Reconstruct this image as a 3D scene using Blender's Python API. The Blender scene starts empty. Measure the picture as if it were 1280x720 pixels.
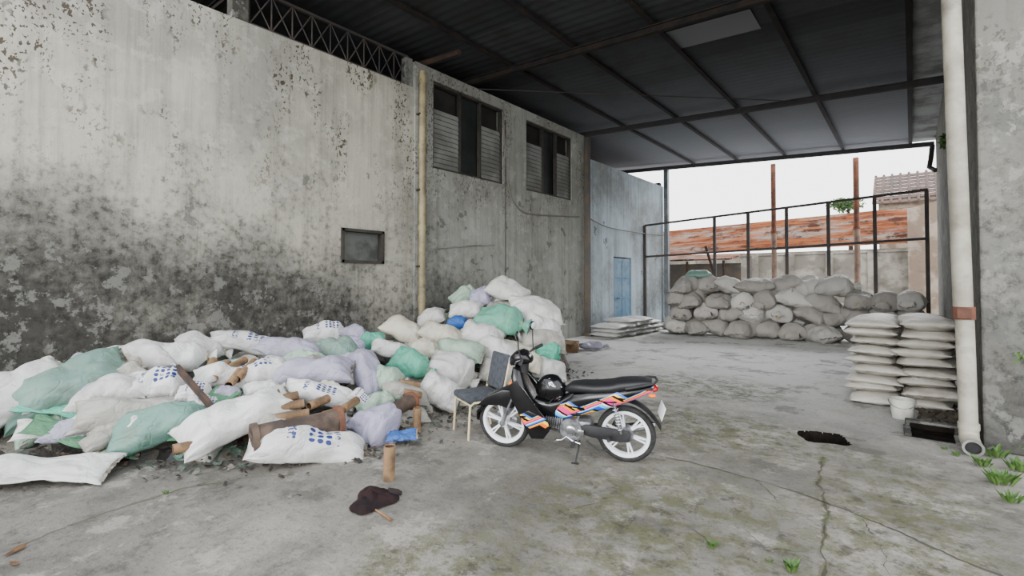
import bpy, bmesh, math, random
from mathutils import Vector, Matrix, Euler, noise
random.seed(7)
R=math.radians
scene=bpy.context.scene
COL=scene.collection
# ---------------------------------------------------------------- camera
F=600.0; PITCH=R(1.2); YAW=R(39.8); HOR=352.0
PY0=HOR-F*math.tan(PITCH)
cam_d=bpy.data.cameras.new('camera'); cam=bpy.data.objects.new('camera',cam_d); COL.objects.link(cam)
cam.location=(0,0,1.6); cam.rotation_euler=(R(90)+PITCH,0,YAW)
cam_d.sensor_width=36; cam_d.lens=36*F/1280; cam_d.shift_y=-(360-PY0)/1280; cam_d.clip_end=300
scene.camera=cam
CP=Vector((0,0,1.6)); CR=Euler((R(90)+PITCH,0,YAW)).to_matrix()
def ray(px,py): return CR@Vector(((px-640)/F,-(py-PY0)/F,-1))
def gnd(px,py,z=0.0):
    d=ray(px,py); return CP+d*((z-1.6)/d.z)
def onX(px,py,X):
    d=ray(px,py); return CP+d*(X/d.x)
def onY(px,py,Y):
    d=ray(px,py); return CP+d*(Y/d.y)
def depth(p):
    return (CR.transposed()@(p-CP)).z*-1
# ---------------------------------------------------------------- colour + materials
def lin(c): 
    c/=255.0
    return c/12.92 if c<=.04045 else ((c+.055)/1.055)**2.4
def C3(r,g,b): return (lin(r),lin(g),lin(b),1)
class NT:
    def __init__(s,name):
        s.m=bpy.data.materials.new(name); s.m.use_nodes=True; s.t=s.m.node_tree; s.N=s.t.nodes; s.L=s.t.links
        s.b=s.N['Principled BSDF']
    def n(s,typ,**kw):
        x=s.N.new(typ)
        for k,v in kw.items(): setattr(x,k,v)
        return x
    def put(s,sock,v):
        if hasattr(v,'is_linked') or isinstance(v,bpy.types.NodeSocket): s.L.new(v,sock)
        else: sock.default_value=v
    def coord(s,which='Object',scale=(1,1,1),loc=(0,0,0),rot=(0,0,0)):
        tc=s.n('ShaderNodeTexCoord'); mp=s.n('ShaderNodeMapping')
        s.L.new(tc.outputs[which],mp.inputs[0]); mp.inputs['Scale'].default_value=scale; mp.inputs['Location'].default_value=loc; mp.inputs['Rotation'].default_value=rot
        return mp.outputs[0]
    def noise(s,vec,scale=5,detail=4,rough=.55,dist=0):
        x=s.n('ShaderNodeTexNoise'); s.L.new(vec,x.inputs['Vector'])
        x.inputs['Scale'].default_value=scale; x.inputs['Detail'].default_value=detail; x.inputs['Roughness'].default_value=rough; x.inputs['Distortion'].default_value=dist
        return x.outputs['Fac']
    def rng(s,v,a,b,c=0,d=1,smooth=True):
        x=s.n('ShaderNodeMapRange'); 
        if smooth: x.interpolation_type='SMOOTHSTEP'
        s.put(x.inputs[0],v)
        for i,q in enumerate((a,b,c,d)): x.inputs[i+1].default_value=q
        return x.outputs[0]
    def math(s,op,a,b=0.0,c=None):
        x=s.n('ShaderNodeMath',operation=op); s.put(x.inputs[0],a); s.put(x.inputs[1],b)
        if c is not None: s.put(x.inputs[2],c)
        return x.outputs[0]
    def mix(s,f,a,b,mode='MIX'):
        x=s.n('ShaderNodeMix'); x.data_type='RGBA'; x.blend_type=mode
        s.put(x.inputs[0],f); s.put(x.inputs[6],a); s.put(x.inputs[7],b)
        return x.outputs[2]
    def sep(s,vec):
        x=s.n('ShaderNodeSeparateXYZ'); s.L.new(vec,x.inputs[0]); return x.outputs
    def bump(s,h,strength=.3,dist=.02,normal=None):
        x=s.n('ShaderNodeBump'); s.L.new(h,x.inputs['Height']); x.inputs['Strength'].default_value=strength; x.inputs['Distance'].default_value=dist
        if normal is not None: s.L.new(normal,x.inputs['Normal'])
        return x.outputs[0]
    def fin(s,col,rough=.7,metal=0,normal=None,spec=None):
        s.put(s.b.inputs['Base Color'],col); s.put(s.b.inputs['Roughness'],rough); s.put(s.b.inputs['Metallic'],metal)
        if normal is not None: s.L.new(normal,s.b.inputs['Normal'])
        if spec is not None: s.b.inputs['Specular IOR Level'].default_value=spec
        return s.m
def pmat(name,c1,c2=None,scale=4,rough=.6,metal=0,bump=0,bscale=30,lo=.38,hi=.64,detail=5,spec=None,dirt=None):
    t=NT(name); v=t.coord()
    col=c1
    if c2 is not None: col=t.mix(t.rng(t.noise(v,scale,detail,.6),lo,hi),c1,c2)
    if dirt is not None: col=t.mix(t.rng(t.noise(v,scale*2.3,6,.65),.5,.75,0,.7),col,dirt)
    nm=t.bump(t.noise(v,bscale,4),bump,.01) if bump else None
    return t.fin(col,rough,metal,nm,spec)

def wallmat(name,base,dark,moulz,ybias,mould=1.0,speck=1.0,patch=.64,drip=.5):
    t=NT(name); v=t.coord(); x,y,z=t.sep(v)
    n0=t.noise(v,.5,5,.62); n1=t.noise(v,1.6,10,.80); n2=t.noise(v,8,8,.8)
    g=t.rng(z,-.4,moulz,1,0,False)
    yb=t.rng(y,ybias[0],ybias[1],1,.45)
    col=t.mix(t.rng(n0,.34,.64,0,.75),base,C3(122,121,114))
    vs=t.coord(scale=(1,4.5,.14)); st=t.rng(t.noise(vs,1.5,8,.75),.44,.68)
    col=t.mix(t.math('MULTIPLY',st,drip),col,C3(98,96,88))
    pl=t.rng(t.noise(v,3.2,8,.72),.53,.58); col=t.mix(t.math('MULTIPLY',pl,.16),col,C3(206,205,196))
    k=t.math('ADD',t.math('MULTIPLY',n1,.66),t.math('MULTIPLY',n2,.40))
    k=t.math('ADD',k,t.math('MULTIPLY',t.math('SUBTRACT',n0,.5),.9))
    k=t.math('ADD',k,t.math('MULTIPLY',t.math('MULTIPLY',g,yb),.72*mould))
    f=t.rng(k,.66,1.20); col=t.mix(t.math('MULTIPLY',f,.88),col,dark)
    f2=t.math('MULTIPLY',t.rng(n2,.49,.62),t.rng(k,.60,.9)); col=t.mix(t.math('MULTIPLY',f2,.50),col,dark)
    fl=t.math('MULTIPLY',t.rng(t.noise(v,4.5,7,.72),.53,.59),f); col=t.mix(t.math('MULTIPLY',fl,.42),col,C3(146,145,140))
    pt=t.math('MULTIPLY',t.rng(t.noise(v,2.2,7,.62),patch,patch+.012),t.rng(z,4.4,3.4)); col=t.mix(t.math('MULTIPLY',pt,.7),col,C3(92,92,90))
    vsp=t.coord(scale=(1,1,.75)); s1=t.rng(t.noise(vsp,13,3,.6),.585,.615); cl=t.rng(t.noise(t.coord(scale=(1,1.3,.5)),1.1,4,.6),.46,.57)
    s2=t.rng(t.noise(vsp,24,2,.5),.59,.63)
    top=t.rng(z,2.3,4.0); sp=t.math('MULTIPLY',t.math('MULTIPLY',t.math('MAXIMUM',s1,s2),cl),t.math('MULTIPLY',top,speck))
    col=t.mix(t.math('MULTIPLY',sp,.9),col,C3(58,50,41))
    nm=t.bump(t.math('ADD',t.noise(v,14,7,.75),t.math('MULTIPLY',pt,-.6)),.5,.02)
    return t.fin(col,.95,0,nm,.12)
M={}
M['wall_a']=wallmat('old plaster mouldy',C3(174,171,157),C3(32,31,30),4.4,(1.5,8.5),1.12,1.0,.66,.42)
M['wall_b']=wallmat('old plaster middle',C3(156,157,151),C3(48,48,46),4.0,(5,11),.74,.7,.63,.45)
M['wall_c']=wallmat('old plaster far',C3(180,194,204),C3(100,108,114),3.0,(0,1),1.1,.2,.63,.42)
M['wall_r']=wallmat('old plaster right',C3(108,108,104),C3(42,42,41),3.8,(0,20),.95,.55,.57,.7)
M['unlitdark']=pmat('unlit interior dark',C3(40,38,36),C3(24,23,22),1.5,.95)  # near-black colour stands in for the unlit interior behind the openings
def floormat():
    t=NT('worn concrete floor'); v=t.coord(); x,y,z=t.sep(v)
    n1=t.noise(v,.5,9,.66); n2=t.noise(v,3.0,9,.78); n3=t.noise(v,24,5,.7); n4=t.noise(v,1.2,10,.75)
    col=t.mix(t.rng(n1,.36,.63),C3(95,92,86),C3(140,136,127))
    col=t.mix(t.rng(n2,.44,.68,0,.60),col,C3(78,76,70))
    rearlit=t.rng(y,4.8,10.5); col=t.mix(t.math('MULTIPLY',rearlit,.88),col,C3(218,218,215))  # floor painted brighter to the rear, imitating more daylight there
    edge=t.math('ADD',t.math('MULTIPLY',x,-.42),-.55); edge=t.math('ADD',edge,t.math('MULTIPLY',t.math('SUBTRACT',n1,.5),.8))
    low=t.rng(t.math('SUBTRACT',edge,y),-.06,.10); col=t.mix(t.math('MULTIPLY',low,.38),col,C3(70,69,66))
    st=t.rng(n4,.53,.61,0,.55); col=t.mix(st,col,C3(66,64,58))
    wr=t.rng(t.noise(v,1.7,10,.74),.55,.60,0,.5); col=t.mix(wr,col,C3(160,157,147))
    def blob(cx,cy,rx,ry):
        a=t.math('POWER',t.math('DIVIDE',t.math('SUBTRACT',x,cx),rx),2.0); b=t.math('POWER',t.math('DIVIDE',t.math('SUBTRACT',y,cy),ry),2.0)
        return t.rng(t.math('ADD',a,b),1.4,.0)
    mk=t.math('MAXIMUM',blob(-1.35,3.1,1.2,1.2),blob(-1.7,5.4,1.4,1.0))
    mk=t.math('MAXIMUM',mk,blob(-.1,3.9,.6,1.9)); mk=t.math('MAXIMUM',mk,blob(-2.5,7.5,1.4,1.1)); mk=t.math('MAXIMUM',mk,blob(-1.9,1.8,.8,.6))
    ms=t.math('MULTIPLY',mk,t.rng(t.noise(v,5.0,9,.78),.44,.57)); col=t.mix(t.math('MULTIPLY',ms,.72),col,C3(78,80,48))
    dk=t.math('MULTIPLY',mk,t.rng(t.noise(v,7.0,8,.75),.54,.61)); col=t.mix(t.math('MULTIPLY',dk,.65),col,C3(50,48,40))
    col=t.mix(t.rng(n3,.52,.70,0,.38),col,C3(58,56,52))
    ht=t.math('ADD',t.math('MULTIPLY',n2,.9),t.math('MULTIPLY',n3,.5))
    return t.fin(col,t.rng(n1,.3,.7,.75,.95),0,t.bump(ht,.7,.03),.25)
M['floor']=floormat()
M['crack']=pmat('crack dirt',C3(46,42,36),C3(70,72,44),6,.95)
M['joint']=pmat('slab joint dirt',C3(84,81,72),C3(84,86,58),5,.95)
M['pit']=pmat('pit shade black',C3(20,18,16),C3(30,27,24),8,.98,spec=0)  # near-black colour stands in for shade inside the hole and drain
t=NT('dark roof sheeting'); v=t.coord(); x,y,z=t.sep(v)
wn=t.n('ShaderNodeTexWhiteNoise'); wn.noise_dimensions='2D'
cx=t.n('ShaderNodeCombineXYZ'); t.L.new(t.math('FLOOR',t.math('DIVIDE',x,1.65)),cx.inputs[0]); t.L.new(t.math('FLOOR',t.math('DIVIDE',y,.8)),cx.inputs[1]); t.L.new(cx.outputs[0],wn.inputs['Vector'])
col=t.mix(wn.outputs['Value'],C3(50,51,53),C3(66,67,69)); col=t.mix(t.rng(t.noise(v,1.5,6,.6),.45,.7,0,.5),col,C3(44,41,38))
col=t.mix(t.math('MULTIPLY',t.rng(y,8,18),.72),col,C3(160,163,170))  # sheeting lightened towards the far end, painting in glare around the opening
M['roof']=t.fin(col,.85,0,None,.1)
M['roof_pale']=pmat('pale cement sheet',C3(160,162,162),C3(112,113,112),1.4,.8)
t=NT('steel beam far glow'); v=t.coord(); 
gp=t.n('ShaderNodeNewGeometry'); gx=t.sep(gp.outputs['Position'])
c=t.mix(t.rng(t.noise(v,3,5,.6),.38,.64),C3(40,38,39),C3(52,46,42)); c=t.mix(t.math('MULTIPLY',t.rng(gx[1],8,18),.50),c,C3(112,112,116))  # beams lightened by depth to imitate glow from the far opening
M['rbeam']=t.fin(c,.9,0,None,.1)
M['beam']=pmat('dark rusty steel',C3(54,52,53),C3(70,62,56),3,.8,.1)
M['frame']=pmat('dark frame',C3(42,40,37),C3(60,55,48),5,.7)
M['louvre']=pmat('grey louvre blades',C3(132,133,129),C3(100,100,95),1.2,.7)
M['bayshade']=pmat('open bay shade',C3(26,28,29),C3(40,42,43),2,.6)  # flat dark colour for shade in the open window bay
M['dustglass']=pmat('dusty pane',C3(96,99,95),C3(62,64,61),3,.5)
M['pvc_yellow']=pmat('aged yellow pipe',C3(150,139,104),C3(116,106,80),2.5,.55,dirt=C3(70,64,52))
M['pvc_white']=pmat('aged cream pipe',C3(168,164,150),C3(130,125,112),1.6,.55,dirt=C3(86,80,69))
M['rust']=pmat('orange rust',C3(118,72,50),C3(80,54,44),4,.9)
M['rust_pale']=pmat('weathered brown steel',C3(136,112,96),C3(104,84,72),4,.9)
t=NT('rusty corrugated iron'); v=t.coord(); x,y,z=t.sep(v); vs=t.coord(scale=(.35,1.6,1.5))
c=t.mix(t.rng(t.noise(vs,.9,7,.7),.45,.60),C3(104,60,40),C3(122,114,106)); c=t.mix(t.rng(t.noise(v,1.3,7,.72),.48,.62),c,C3(62,42,34))
band=t.math('FRACT',t.math('MULTIPLY',y,1.35)); c=t.mix(t.math('LESS_THAN',band,.08),c,C3(30,23,20))
c=t.mix(t.math('MULTIPLY',t.rng(t.noise(t.coord(scale=(.3,3.4,1)),1.6,5),.51,.58),.65),c,C3(140,84,52))
M['rustroof']=t.fin(c,.95,0,t.bump(t.noise(vs,8,5),.4,.03),.05)
M['bluepaint']=pmat('faded blue paint',C3(82,122,152),C3(116,144,164),2.5,.6,dirt=C3(84,96,100))
M['darkpost']=pmat('weathered dark post',C3(78,76,72),C3(98,86,72),3,.8)
M['galv']=pmat('grey steel post',C3(120,126,130),C3(94,98,100),3,.6,.3)
M['cable']=pmat('grey cable',C3(110,106,98),None,rough=.7)
M['greypipe']=pmat('wall conduit',C3(150,152,148),C3(110,110,104),3,.6)
def sackmat(name,c,dirt=C3(112,106,94),rough=.5,dots=False,dark=.5,bs=.5):
    t=NT(name); tc=t.n('ShaderNodeTexCoord'); oi=t.n('ShaderNodeObjectInfo')
    va=t.n('ShaderNodeVectorMath',operation='ADD'); t.L.new(tc.outputs['Object'],va.inputs[0])
    k=t.n('ShaderNodeCombineXYZ'); t.L.new(t.math('MULTIPLY',oi.outputs['Random'],37.0),k.inputs[0]); t.L.new(t.math('MULTIPLY',oi.outputs['Random'],11.0),k.inputs[1]); t.L.new(k.outputs[0],va.inputs[1]); v=va.outputs[0]
    col=t.mix(t.math('MULTIPLY',oi.outputs['Random'],.34),c,C3(118,115,108))
    col=t.mix(t.rng(t.noise(v,3.0,6,.6),.48,.76,0,dark),col,dirt)
    if dots:
        x,y,z=t.sep(tc.outputs['Object'])
        fx=t.math('SUBTRACT',t.math('FRACT',t.math('MULTIPLY',x,13.0)),.5); fy=t.math('SUBTRACT',t.math('FRACT',t.math('MULTIPLY',y,13.0)),.5)
        d=t.math('SQRT',t.math('ADD',t.math('MULTIPLY',fx,fx),t.math('MULTIPLY',fy,fy)))
        dot=t.rng(d,.40,.34)
        ax=t.math('LESS_THAN',t.math('ABSOLUTE',t.math('SUBTRACT',x,.077)),.155); ay=t.math('LESS_THAN',t.math('ABSOLUTE',y),.154)
        dot=t.math('MULTIPLY',dot,t.math('MULTIPLY',ax,ay))
        col=t.mix(t.math('MULTIPLY',dot,t.rng(t.noise(v,9,2),.36,.42)),col,C3(38,52,110))
        bar=t.math('MULTIPLY',t.math('LESS_THAN',t.math('ABSOLUTE',t.math('ADD',x,.22)),.035),t.math('LESS_THAN',t.math('ABSOLUTE',y),.16))
        bar=t.math('MULTIPLY',bar,t.rng(t.noise(v,30,2,.5),.45,.55)); col=t.mix(bar,col,C3(50,60,110))
    w=t.noise(v,4.5,5,.6,.6)
    rd=t.math('ABSOLUTE',t.math('SUBTRACT',t.noise(v,3.6,2,.5,.5),.5)); rd=t.rng(rd,0,.05,0,1); fine=t.noise(v,60,2,.5)
    nm=t.bump(t.math('ADD',t.math('ADD',w,t.math('MULTIPLY',rd,.16)),t.math('MULTIPLY',fine,.05)),bs,.05)
    return t.fin(col,rough,0,nm,.35)
SM={
'white':sackmat('sack white',C3(204,204,201)),
'dull':sackmat('sack dull white',C3(156,154,146)),
'cream':sackmat('sack cream',C3(198,193,174)),
'teal':sackmat('sack dusty teal',C3(94,134,122),C3(104,106,92)),
'mint':sackmat('sack mint',C3(72,162,136),C3(96,132,112)),
'palegreen':sackmat('sack pale green',C3(148,176,156)),
'green':sackmat('sack vivid green',C3(22,112,68),C3(36,72,46)),
'lav':sackmat('sack lavender',C3(156,154,176),C3(106,102,112)),
'blue':sackmat('sack blue',C3(38,90,160),C3(50,68,98)),
'dots':sackmat('sack printed',C3(208,208,206),dots=True,dark=.35),
'far':sackmat('sack dusty grey',C3(146,143,138),C3(98,94,88),dark=.6,bs=.4,rough=.75),
'far2':sackmat('sack dusty grey pale',C3(180,178,173),C3(118,114,107),dark=.5,bs=.4,rough=.75),
'stack':sackmat('sack dusty off white',C3(184,180,170),C3(118,108,92),dark=.6,bs=.35),
}
M['string']=pmat('string',C3(150,140,110),None,rough=.9)
M['seam']=pmat('stitched hem',C3(160,156,145),C3(112,106,94),20,.9)
M['card']=pmat('cardboard',C3(134,106,76),C3(92,72,52),6,.9,dirt=C3(62,50,38))
M['cardin']=pmat('cardboard inner',C3(66,50,36),None,rough=.95)
M['oldpipe']=pmat('grimy brown roll',C3(92,76,64),C3(54,45,39),4,.85,bump=.4)
M['wood']=pmat('dark wood',C3(66,46,34),C3(42,33,28),6,.85)
M['cloth_dark']=pmat('maroon black cloth',C3(54,32,34),C3(34,24,26),6,.95,bump=.3)
M['leaf_dry']=pmat('dry leaf',C3(140,104,70),C3(96,70,48),12,.9)
M['leaf']=pmat('leaf green',C3(60,92,38),C3(84,114,50),3,.7)
M['tree']=pmat('tree green',C3(58,84,46),C3(92,116,64),1.5,.8)
M['soil']=pmat('dark soil',C3(48,43,36),C3(72,66,56),6,.95,bump=.6)
M['blk']=pmat('gloss black plastic',C3(16,16,18),None,rough=.22)
M['mblk']=pmat('matt black',C3(24,24,26),C3(36,36,38),12,.65)
M['seatm']=pmat('black seat vinyl',C3(22,22,24),None,rough=.5,bump=.2,bscale=90)
M['tyre']=pmat('tyre rubber',C3(26,26,27),C3(42,41,40),20,.85)
M['rim']=pmat('white cast rim',C3(236,238,242),None,rough=.35,metal=0)
M['chrome']=pmat('bright metal',C3(200,202,206),None,rough=.25,metal=1)
M['alloy']=pmat('engine alloy',C3(150,152,156),C3(104,104,106),14,.45,.7)
M['redl']=pmat('red lens',C3(150,14,16),None,rough=.15)
M['orangel']=pmat('orange lens',C3(225,110,20),None,rough=.15)
M['lens']=pmat('clear lens',C3(170,178,184),None,rough=.08)
M['plate']=pmat('white plate',C3(232,232,230),None,rough=.4)
M['greyfab']=pmat('grey fabric',C3(64,68,74),C3(50,53,58),20,.95)
M['creammetal']=pmat('cream metal tube',C3(206,192,154),C3(176,160,124),8,.45)
M['bucket']=pmat('white pail plastic',C3(196,196,188),C3(162,160,152),4,.5)
M['blockwall']=pmat('weathered boundary wall',C3(156,150,138),C3(118,112,102),1.1,.95,dirt=C3(80,74,66),lo=.40,hi=.56)
M['brickwall']=pmat('house wall',C3(142,130,116),C3(112,96,82),1.4,.95,dirt=C3(78,68,60),lo=.42,hi=.56)
M['tile']=pmat('clay tile roof',C3(96,76,66),C3(72,62,56),2.2,.95)
t=NT('bike side graphics'); v=t.coord(); x,y,z=t.sep(v)
s=t.math('ADD',t.math('ADD',z,t.math('MULTIPLY',x,.28)),-.60)
s=t.math('ADD',s,t.math('MULTIPLY',t.math('PINGPONG',t.math('ADD',x,t.math('MULTIPLY',z,1.2)),.15),.48)); s=t.math('SUBTRACT',s,.04)
cr=t.n('ShaderNodeValToRGB'); cr.color_ramp.interpolation='CONSTANT'; e=cr.color_ramp.elements
cols=[(0,(10,10,12)),(.16,(235,110,20)),(.23,(250,205,30)),(.29,(10,10,12)),(.34,(30,80,205)),(.43,(70,195,240)),(.50,(245,245,245)),(.53,(10,10,12)),(.57,(230,50,135)),(.67,(245,130,40)),(.72,(10,10,12)),(.76,(250,205,40)),(.80,(40,110,215)),(.84,(10,10,12))]
e[0].position=0; e[0].color=C3(*cols[0][1]); e[1].position=cols[1][0]; e[1].color=C3(*cols[1][1])
for p,c in cols[2:]:
    q=e.new(p); q.color=C3(*c)
t.L.new(t.rng(s,-.115,.115,0,1,False),cr.inputs[0])
msk=t.rng(t.noise(t.coord(scale=(2.2,1,9),rot=(0,.28,0)),2.2,1,.4),.35,.37)
M['graphic']=t.fin(t.mix(msk,C3(10,10,12),cr.outputs[0]),.2)
t=NT('black helmet with white marks'); v=t.coord(); nz=t.rng(t.noise(v,11,2,.5,1.2),.66,.675)
M['helmet']=t.fin(t.mix(nz,C3(14,14,16),C3(200,200,202)),.15)
t=NT('jumbled scraps'); v=t.coord(); vn=t.n('ShaderNodeTexVoronoi'); t.L.new(v,vn.inputs['Vector']); vn.inputs['Scale'].default_value=9
cr=t.n('ShaderNodeValToRGB'); cr.color_ramp.interpolation='CONSTANT'; e=cr.color_ramp.elements
cc=[(0,(78,74,66)),(.18,(44,39,34)),(.36,(100,96,88)),(.46,(34,70,52)),(.54,(84,66,48)),(.68,(70,74,72)),(.80,(28,26,24)),(.93,(70,88,76))]  # palette darkened so gaps between sacks read as shaded
e[0].color=C3(*cc[0][1]); e[1].position=cc[1][0]; e[1].color=C3(*cc[1][1])
for p,c in cc[2:]: q=e.new(p); q.color=C3(*c)
sp=t.sep(vn.outputs['Color']); t.L.new(sp[0],cr.inputs[0])
M['scrap']=t.fin(cr.outputs[0],.85,0,t.bump(t.noise(v,16,5),.8,.05))
# ---------------------------------------------------------------- mesh builder
def link(name,me,mat=None,parent=None):
    o=bpy.data.objects.new(name,me); COL.objects.link(o)
    if mat is not None: me.materials.append(mat)
    if parent is not None: o.parent=parent
    return o
def tag(o,label=None,cat=None,group=None,kind=None):
    if label: o['label']=label
    if cat: o['category']=cat
    if group: o['group']=group
    if kind: o['kind']=kind
    return o
def empty(name,loc=(0,0,0),rot=(0,0,0),label=None,cat=None,group=None):
    o=bpy.data.objects.new(name,None); COL.objects.link(o); o.location=loc; o.rotation_euler=rot; o.empty_display_size=.2
    return tag(o,label,cat,group)
class MB:
    def __init__(s): s.bm=bmesh.new()
    def box(s,c,size,rot=None,bev=0):
        m=Matrix.Translation(c)
        if rot is not None: m=m@(Euler(rot).to_matrix().to_4x4() if not isinstance(rot,Matrix) else rot.to_4x4())
        m=m@Matrix.Diagonal((size[0],size[1],size[2],1))
        r=bmesh.ops.create_cube(s.bm,size=1,matrix=m)
        if bev:
            es=list({e for v in r['verts'] for e in v.link_edges})
            bmesh.ops.bevel(s.bm,geom=es,offset=bev,segments=2,profile=.5,affect='EDGES')
        return s
    def cyl(s,p1,p2,r1,r2=None,seg=14,caps=True):
        p1=Vector(p1);p2=Vector(p2);d=p2-p1
        if r2 is None:r2=r1
        m=Matrix.Translation((p1+p2)/2)@d.to_track_quat('Z','Y').to_matrix().to_4x4()
        bmesh.ops.create_cone(s.bm,cap_ends=caps,segments=seg,radius1=r1,radius2=r2,depth=d.length,matrix=m); return s
    def ball(s,c,size,rot=None,seg=16):
        m=Matrix.Translation(c)
        if rot is not None: m=m@Euler(rot).to_matrix().to_4x4()
        m=m@Matrix.Diagonal((size[0],size[1],size[2],1))
        bmesh.ops.create_uvsphere(s.bm,u_segments=seg,v_segments=max(6,seg//2),radius=1,matrix=m); return s
    def tube(s,pts,r,seg=8,caps=True):
        pts=[Vector(p) for p in pts]; n=len(pts); rings=[]
        up=None
        for i in range(n):
            d=(pts[min(i+1,n-1)]-pts[max(i-1,0)]).normalized()
            if up is None: up=d.orthogonal().normalized()
            up=(up-d*up.dot(d))
            up=up.normalized() if up.length>1e-6 else d.orthogonal().normalized()
            sd=d.cross(up); rr=r[i] if isinstance(r,(list,tuple)) else r
            rings.append([s.bm.verts.new(pts[i]+(up*math.cos(a)+sd*math.sin(a))*rr) for a in [2*math.pi*k/seg for k in range(seg)]])
        s.skin(rings,caps); return s
    def skin(s,rings,caps=True,closed=True):
        for a,b in zip(rings,rings[1:]):
            m=len(a)
            for k in range(m if closed else m-1):
                try: s.bm.faces.new((a[k],a[(k+1)%m],b[(k+1)%m],b[k]))
                except ValueError: pass
        if caps:
            s.bm.faces.new(list(reversed(rings[0]))); s.bm.faces.new(rings[-1])
    def loft(s,st,seg=22,p=2.6):
        rings=[]
        for (cx,cy,cz,ux,uz,a,b) in st:
            ring=[]
            for k in range(seg):
                th=2*math.pi*k/seg; c=math.cos(th); q=math.sin(th)
                c=math.copysign(abs(c)**(2/p),c); q=math.copysign(abs(q)**(2/p),q)
                ring.append(s.bm.verts.new((cx+ux*a*c,cy+b*q,cz+uz*a*c)))
            rings.append(ring)
        s.skin(rings); return s
    def lathe(s,c,axis,prof,seg=28,closed=False):
        c=Vector(c); q=Vector(axis).to_track_quat('Z','Y').to_matrix(); rings=[]
        for (r,h) in prof:
            rings.append([s.bm.verts.new(c+q@Vector((r*math.cos(2*math.pi*k/seg),r*math.sin(2*math.pi*k/seg),h))) for k in range(seg)])
        if closed: rings.append(rings[0])
        s.skin(rings,False); return s
    def prism(s,poly,y0,y1,bev=0,plane='xz'):
        def P(a,b,y): return (a,y,b) if plane=='xz' else ((a,b,y) if plane=='xy' else (y,a,b))
        A=[s.bm.verts.new(P(a,b,y0)) for a,b in poly]; B=[s.bm.verts.new(P(a,b,y1)) for a,b in poly]
        n=len(poly); fs=[s.bm.faces.new(A),s.bm.faces.new(list(reversed(B)))]
        for k in range(n): fs.append(s.bm.faces.new((A[k],B[k],B[(k+1)%n],A[(k+1)%n])))
        if bev:
            es=list({e for f in fs[:2] for e in f.edges}); bmesh.ops.bevel(s.bm,geom=es,offset=bev,segments=2,profile=.5,affect='EDGES')
        return s
    def quad(s,*p): s.bm.faces.new([s.bm.verts.new(q) for q in p]); return s
    def build(s,name,mat,parent=None,smooth=True,world=False,ang=38,fixn=True):
        if world and parent is not None:
            pm=Matrix.Translation(parent.location)@parent.rotation_euler.to_matrix().to_4x4()
            s.bm.transform(pm.inverted())
        if fixn: bmesh.ops.recalc_face_normals(s.bm,faces=s.bm.faces[:])
        me=bpy.data.meshes.new(name); s.bm.to_mesh(me); s.bm.free()
        if smooth:
            for p in me.polygons: p.use_smooth=True
            me.set_sharp_from_angle(angle=R(ang))
        return link(name,me,mat,parent)
    def thing(s,name,mat,label,cat,group=None,kind=None,**kw):
        vs=[v.co for v in s.bm.verts]
        c=Vector((sum(v.x for v in vs)/len(vs),sum(v.y for v in vs)/len(vs),min(v.z for v in vs)))
        s.bm.transform(Matrix.Translation(-c))
        o=s.build(name,mat,**kw); o.location=c
        return tag(o,label,cat,group,kind)
def struct(o): o['kind']='structure'; return o
# ---------------------------------------------------------------- setting
WX=-7.5
fb=MB(); bm=fb.bm
px0,px1,py0,py1=-1.3,-.2,5.3,6.4; HX,HY=-.72,5.86
fx0,fx1,fy0,fy1=-14,9,-8,40
for (a,b,c,d) in ((fx0,px0,fy0,fy1),(px1,fx1,fy0,fy1),(px0,px1,fy0,py0),(px0,px1,py1,fy1)):
    fb.quad((a,c,0),(b,c,0),(b,d,0),(a,d,0))
N=100; g=[]; ca,sa=math.cos(YAW*.5),math.sin(YAW*.5)
for i in range(N+1):
    row=[]
    for j in range(N+1):
        X=px0+(px1-px0)*i/N; Y=py0+(py1-py0)*j/N
        u=(X-HX)*ca+(Y-HY)*sa; w=-(X-HX)*sa+(Y-HY)*ca
        r=((abs(u)/.205)**6+(abs(w)/.20)**6)**(1/6)+.13*noise.noise(Vector((X*8,Y*8,3)))
        t_=max(0,min(1,(1.0-r)/.06)); t_=t_*t_*(3-2*t_)
        row.append(bm.verts.new((X,Y,-t_*.26)))
    g.append(row)
for i in range(N):
    for j in range(N):
        f=bm.faces.new((g[i][j],g[i+1][j],g[i+1][j+1],g[i][j+1]))
        mz=min(v.co.z for v in f.verts)
        if mz<-.02: f.material_index=4
def ribbon(pts,w,mi,jit=.03,zz=.003):
    P=[]
    for a,b in zip(pts,pts[1:]):
        n=max(2,int((b-a).length/.03))
        for k in range(n):
            q=a.lerp(b,k/n); P.append(Vector((q.x+jit*noise.noise(Vector((q.x*6,q.y*6,1)))+.014*noise.noise(Vector((q.x*30,q.y*30,1))),q.y+jit*noise.noise(Vector((q.x*6,q.y*6,7)))+.014*noise.noise(Vector((q.x*30,q.y*30,5))),zz)))
    pv=None
    for i in range(len(P)-1):
        d=(P[i+1]-P[i]).normalized(); sd=Vector((-d.y,d.x,0)); q=noise.noise(P[i]*4)+.5*noise.noise(P[i]*15); ww=w*max(.14,.5+1.0*q)
        v=(bm.verts.new(P[i]+sd*ww),bm.verts.new(P[i]-sd*ww))
        if pv: 
            f=bm.faces.new((pv[0],pv[1],v[1],v[0])); f.material_index=mi
        pv=v
C1=[(1030,572),(1022,600),(1035,640),(1028,680),(1034,730)]; C2=[(835,572),(890,585),(945,600),(1010,620),(1100,655),(1200,700),(1290,735)]
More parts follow.
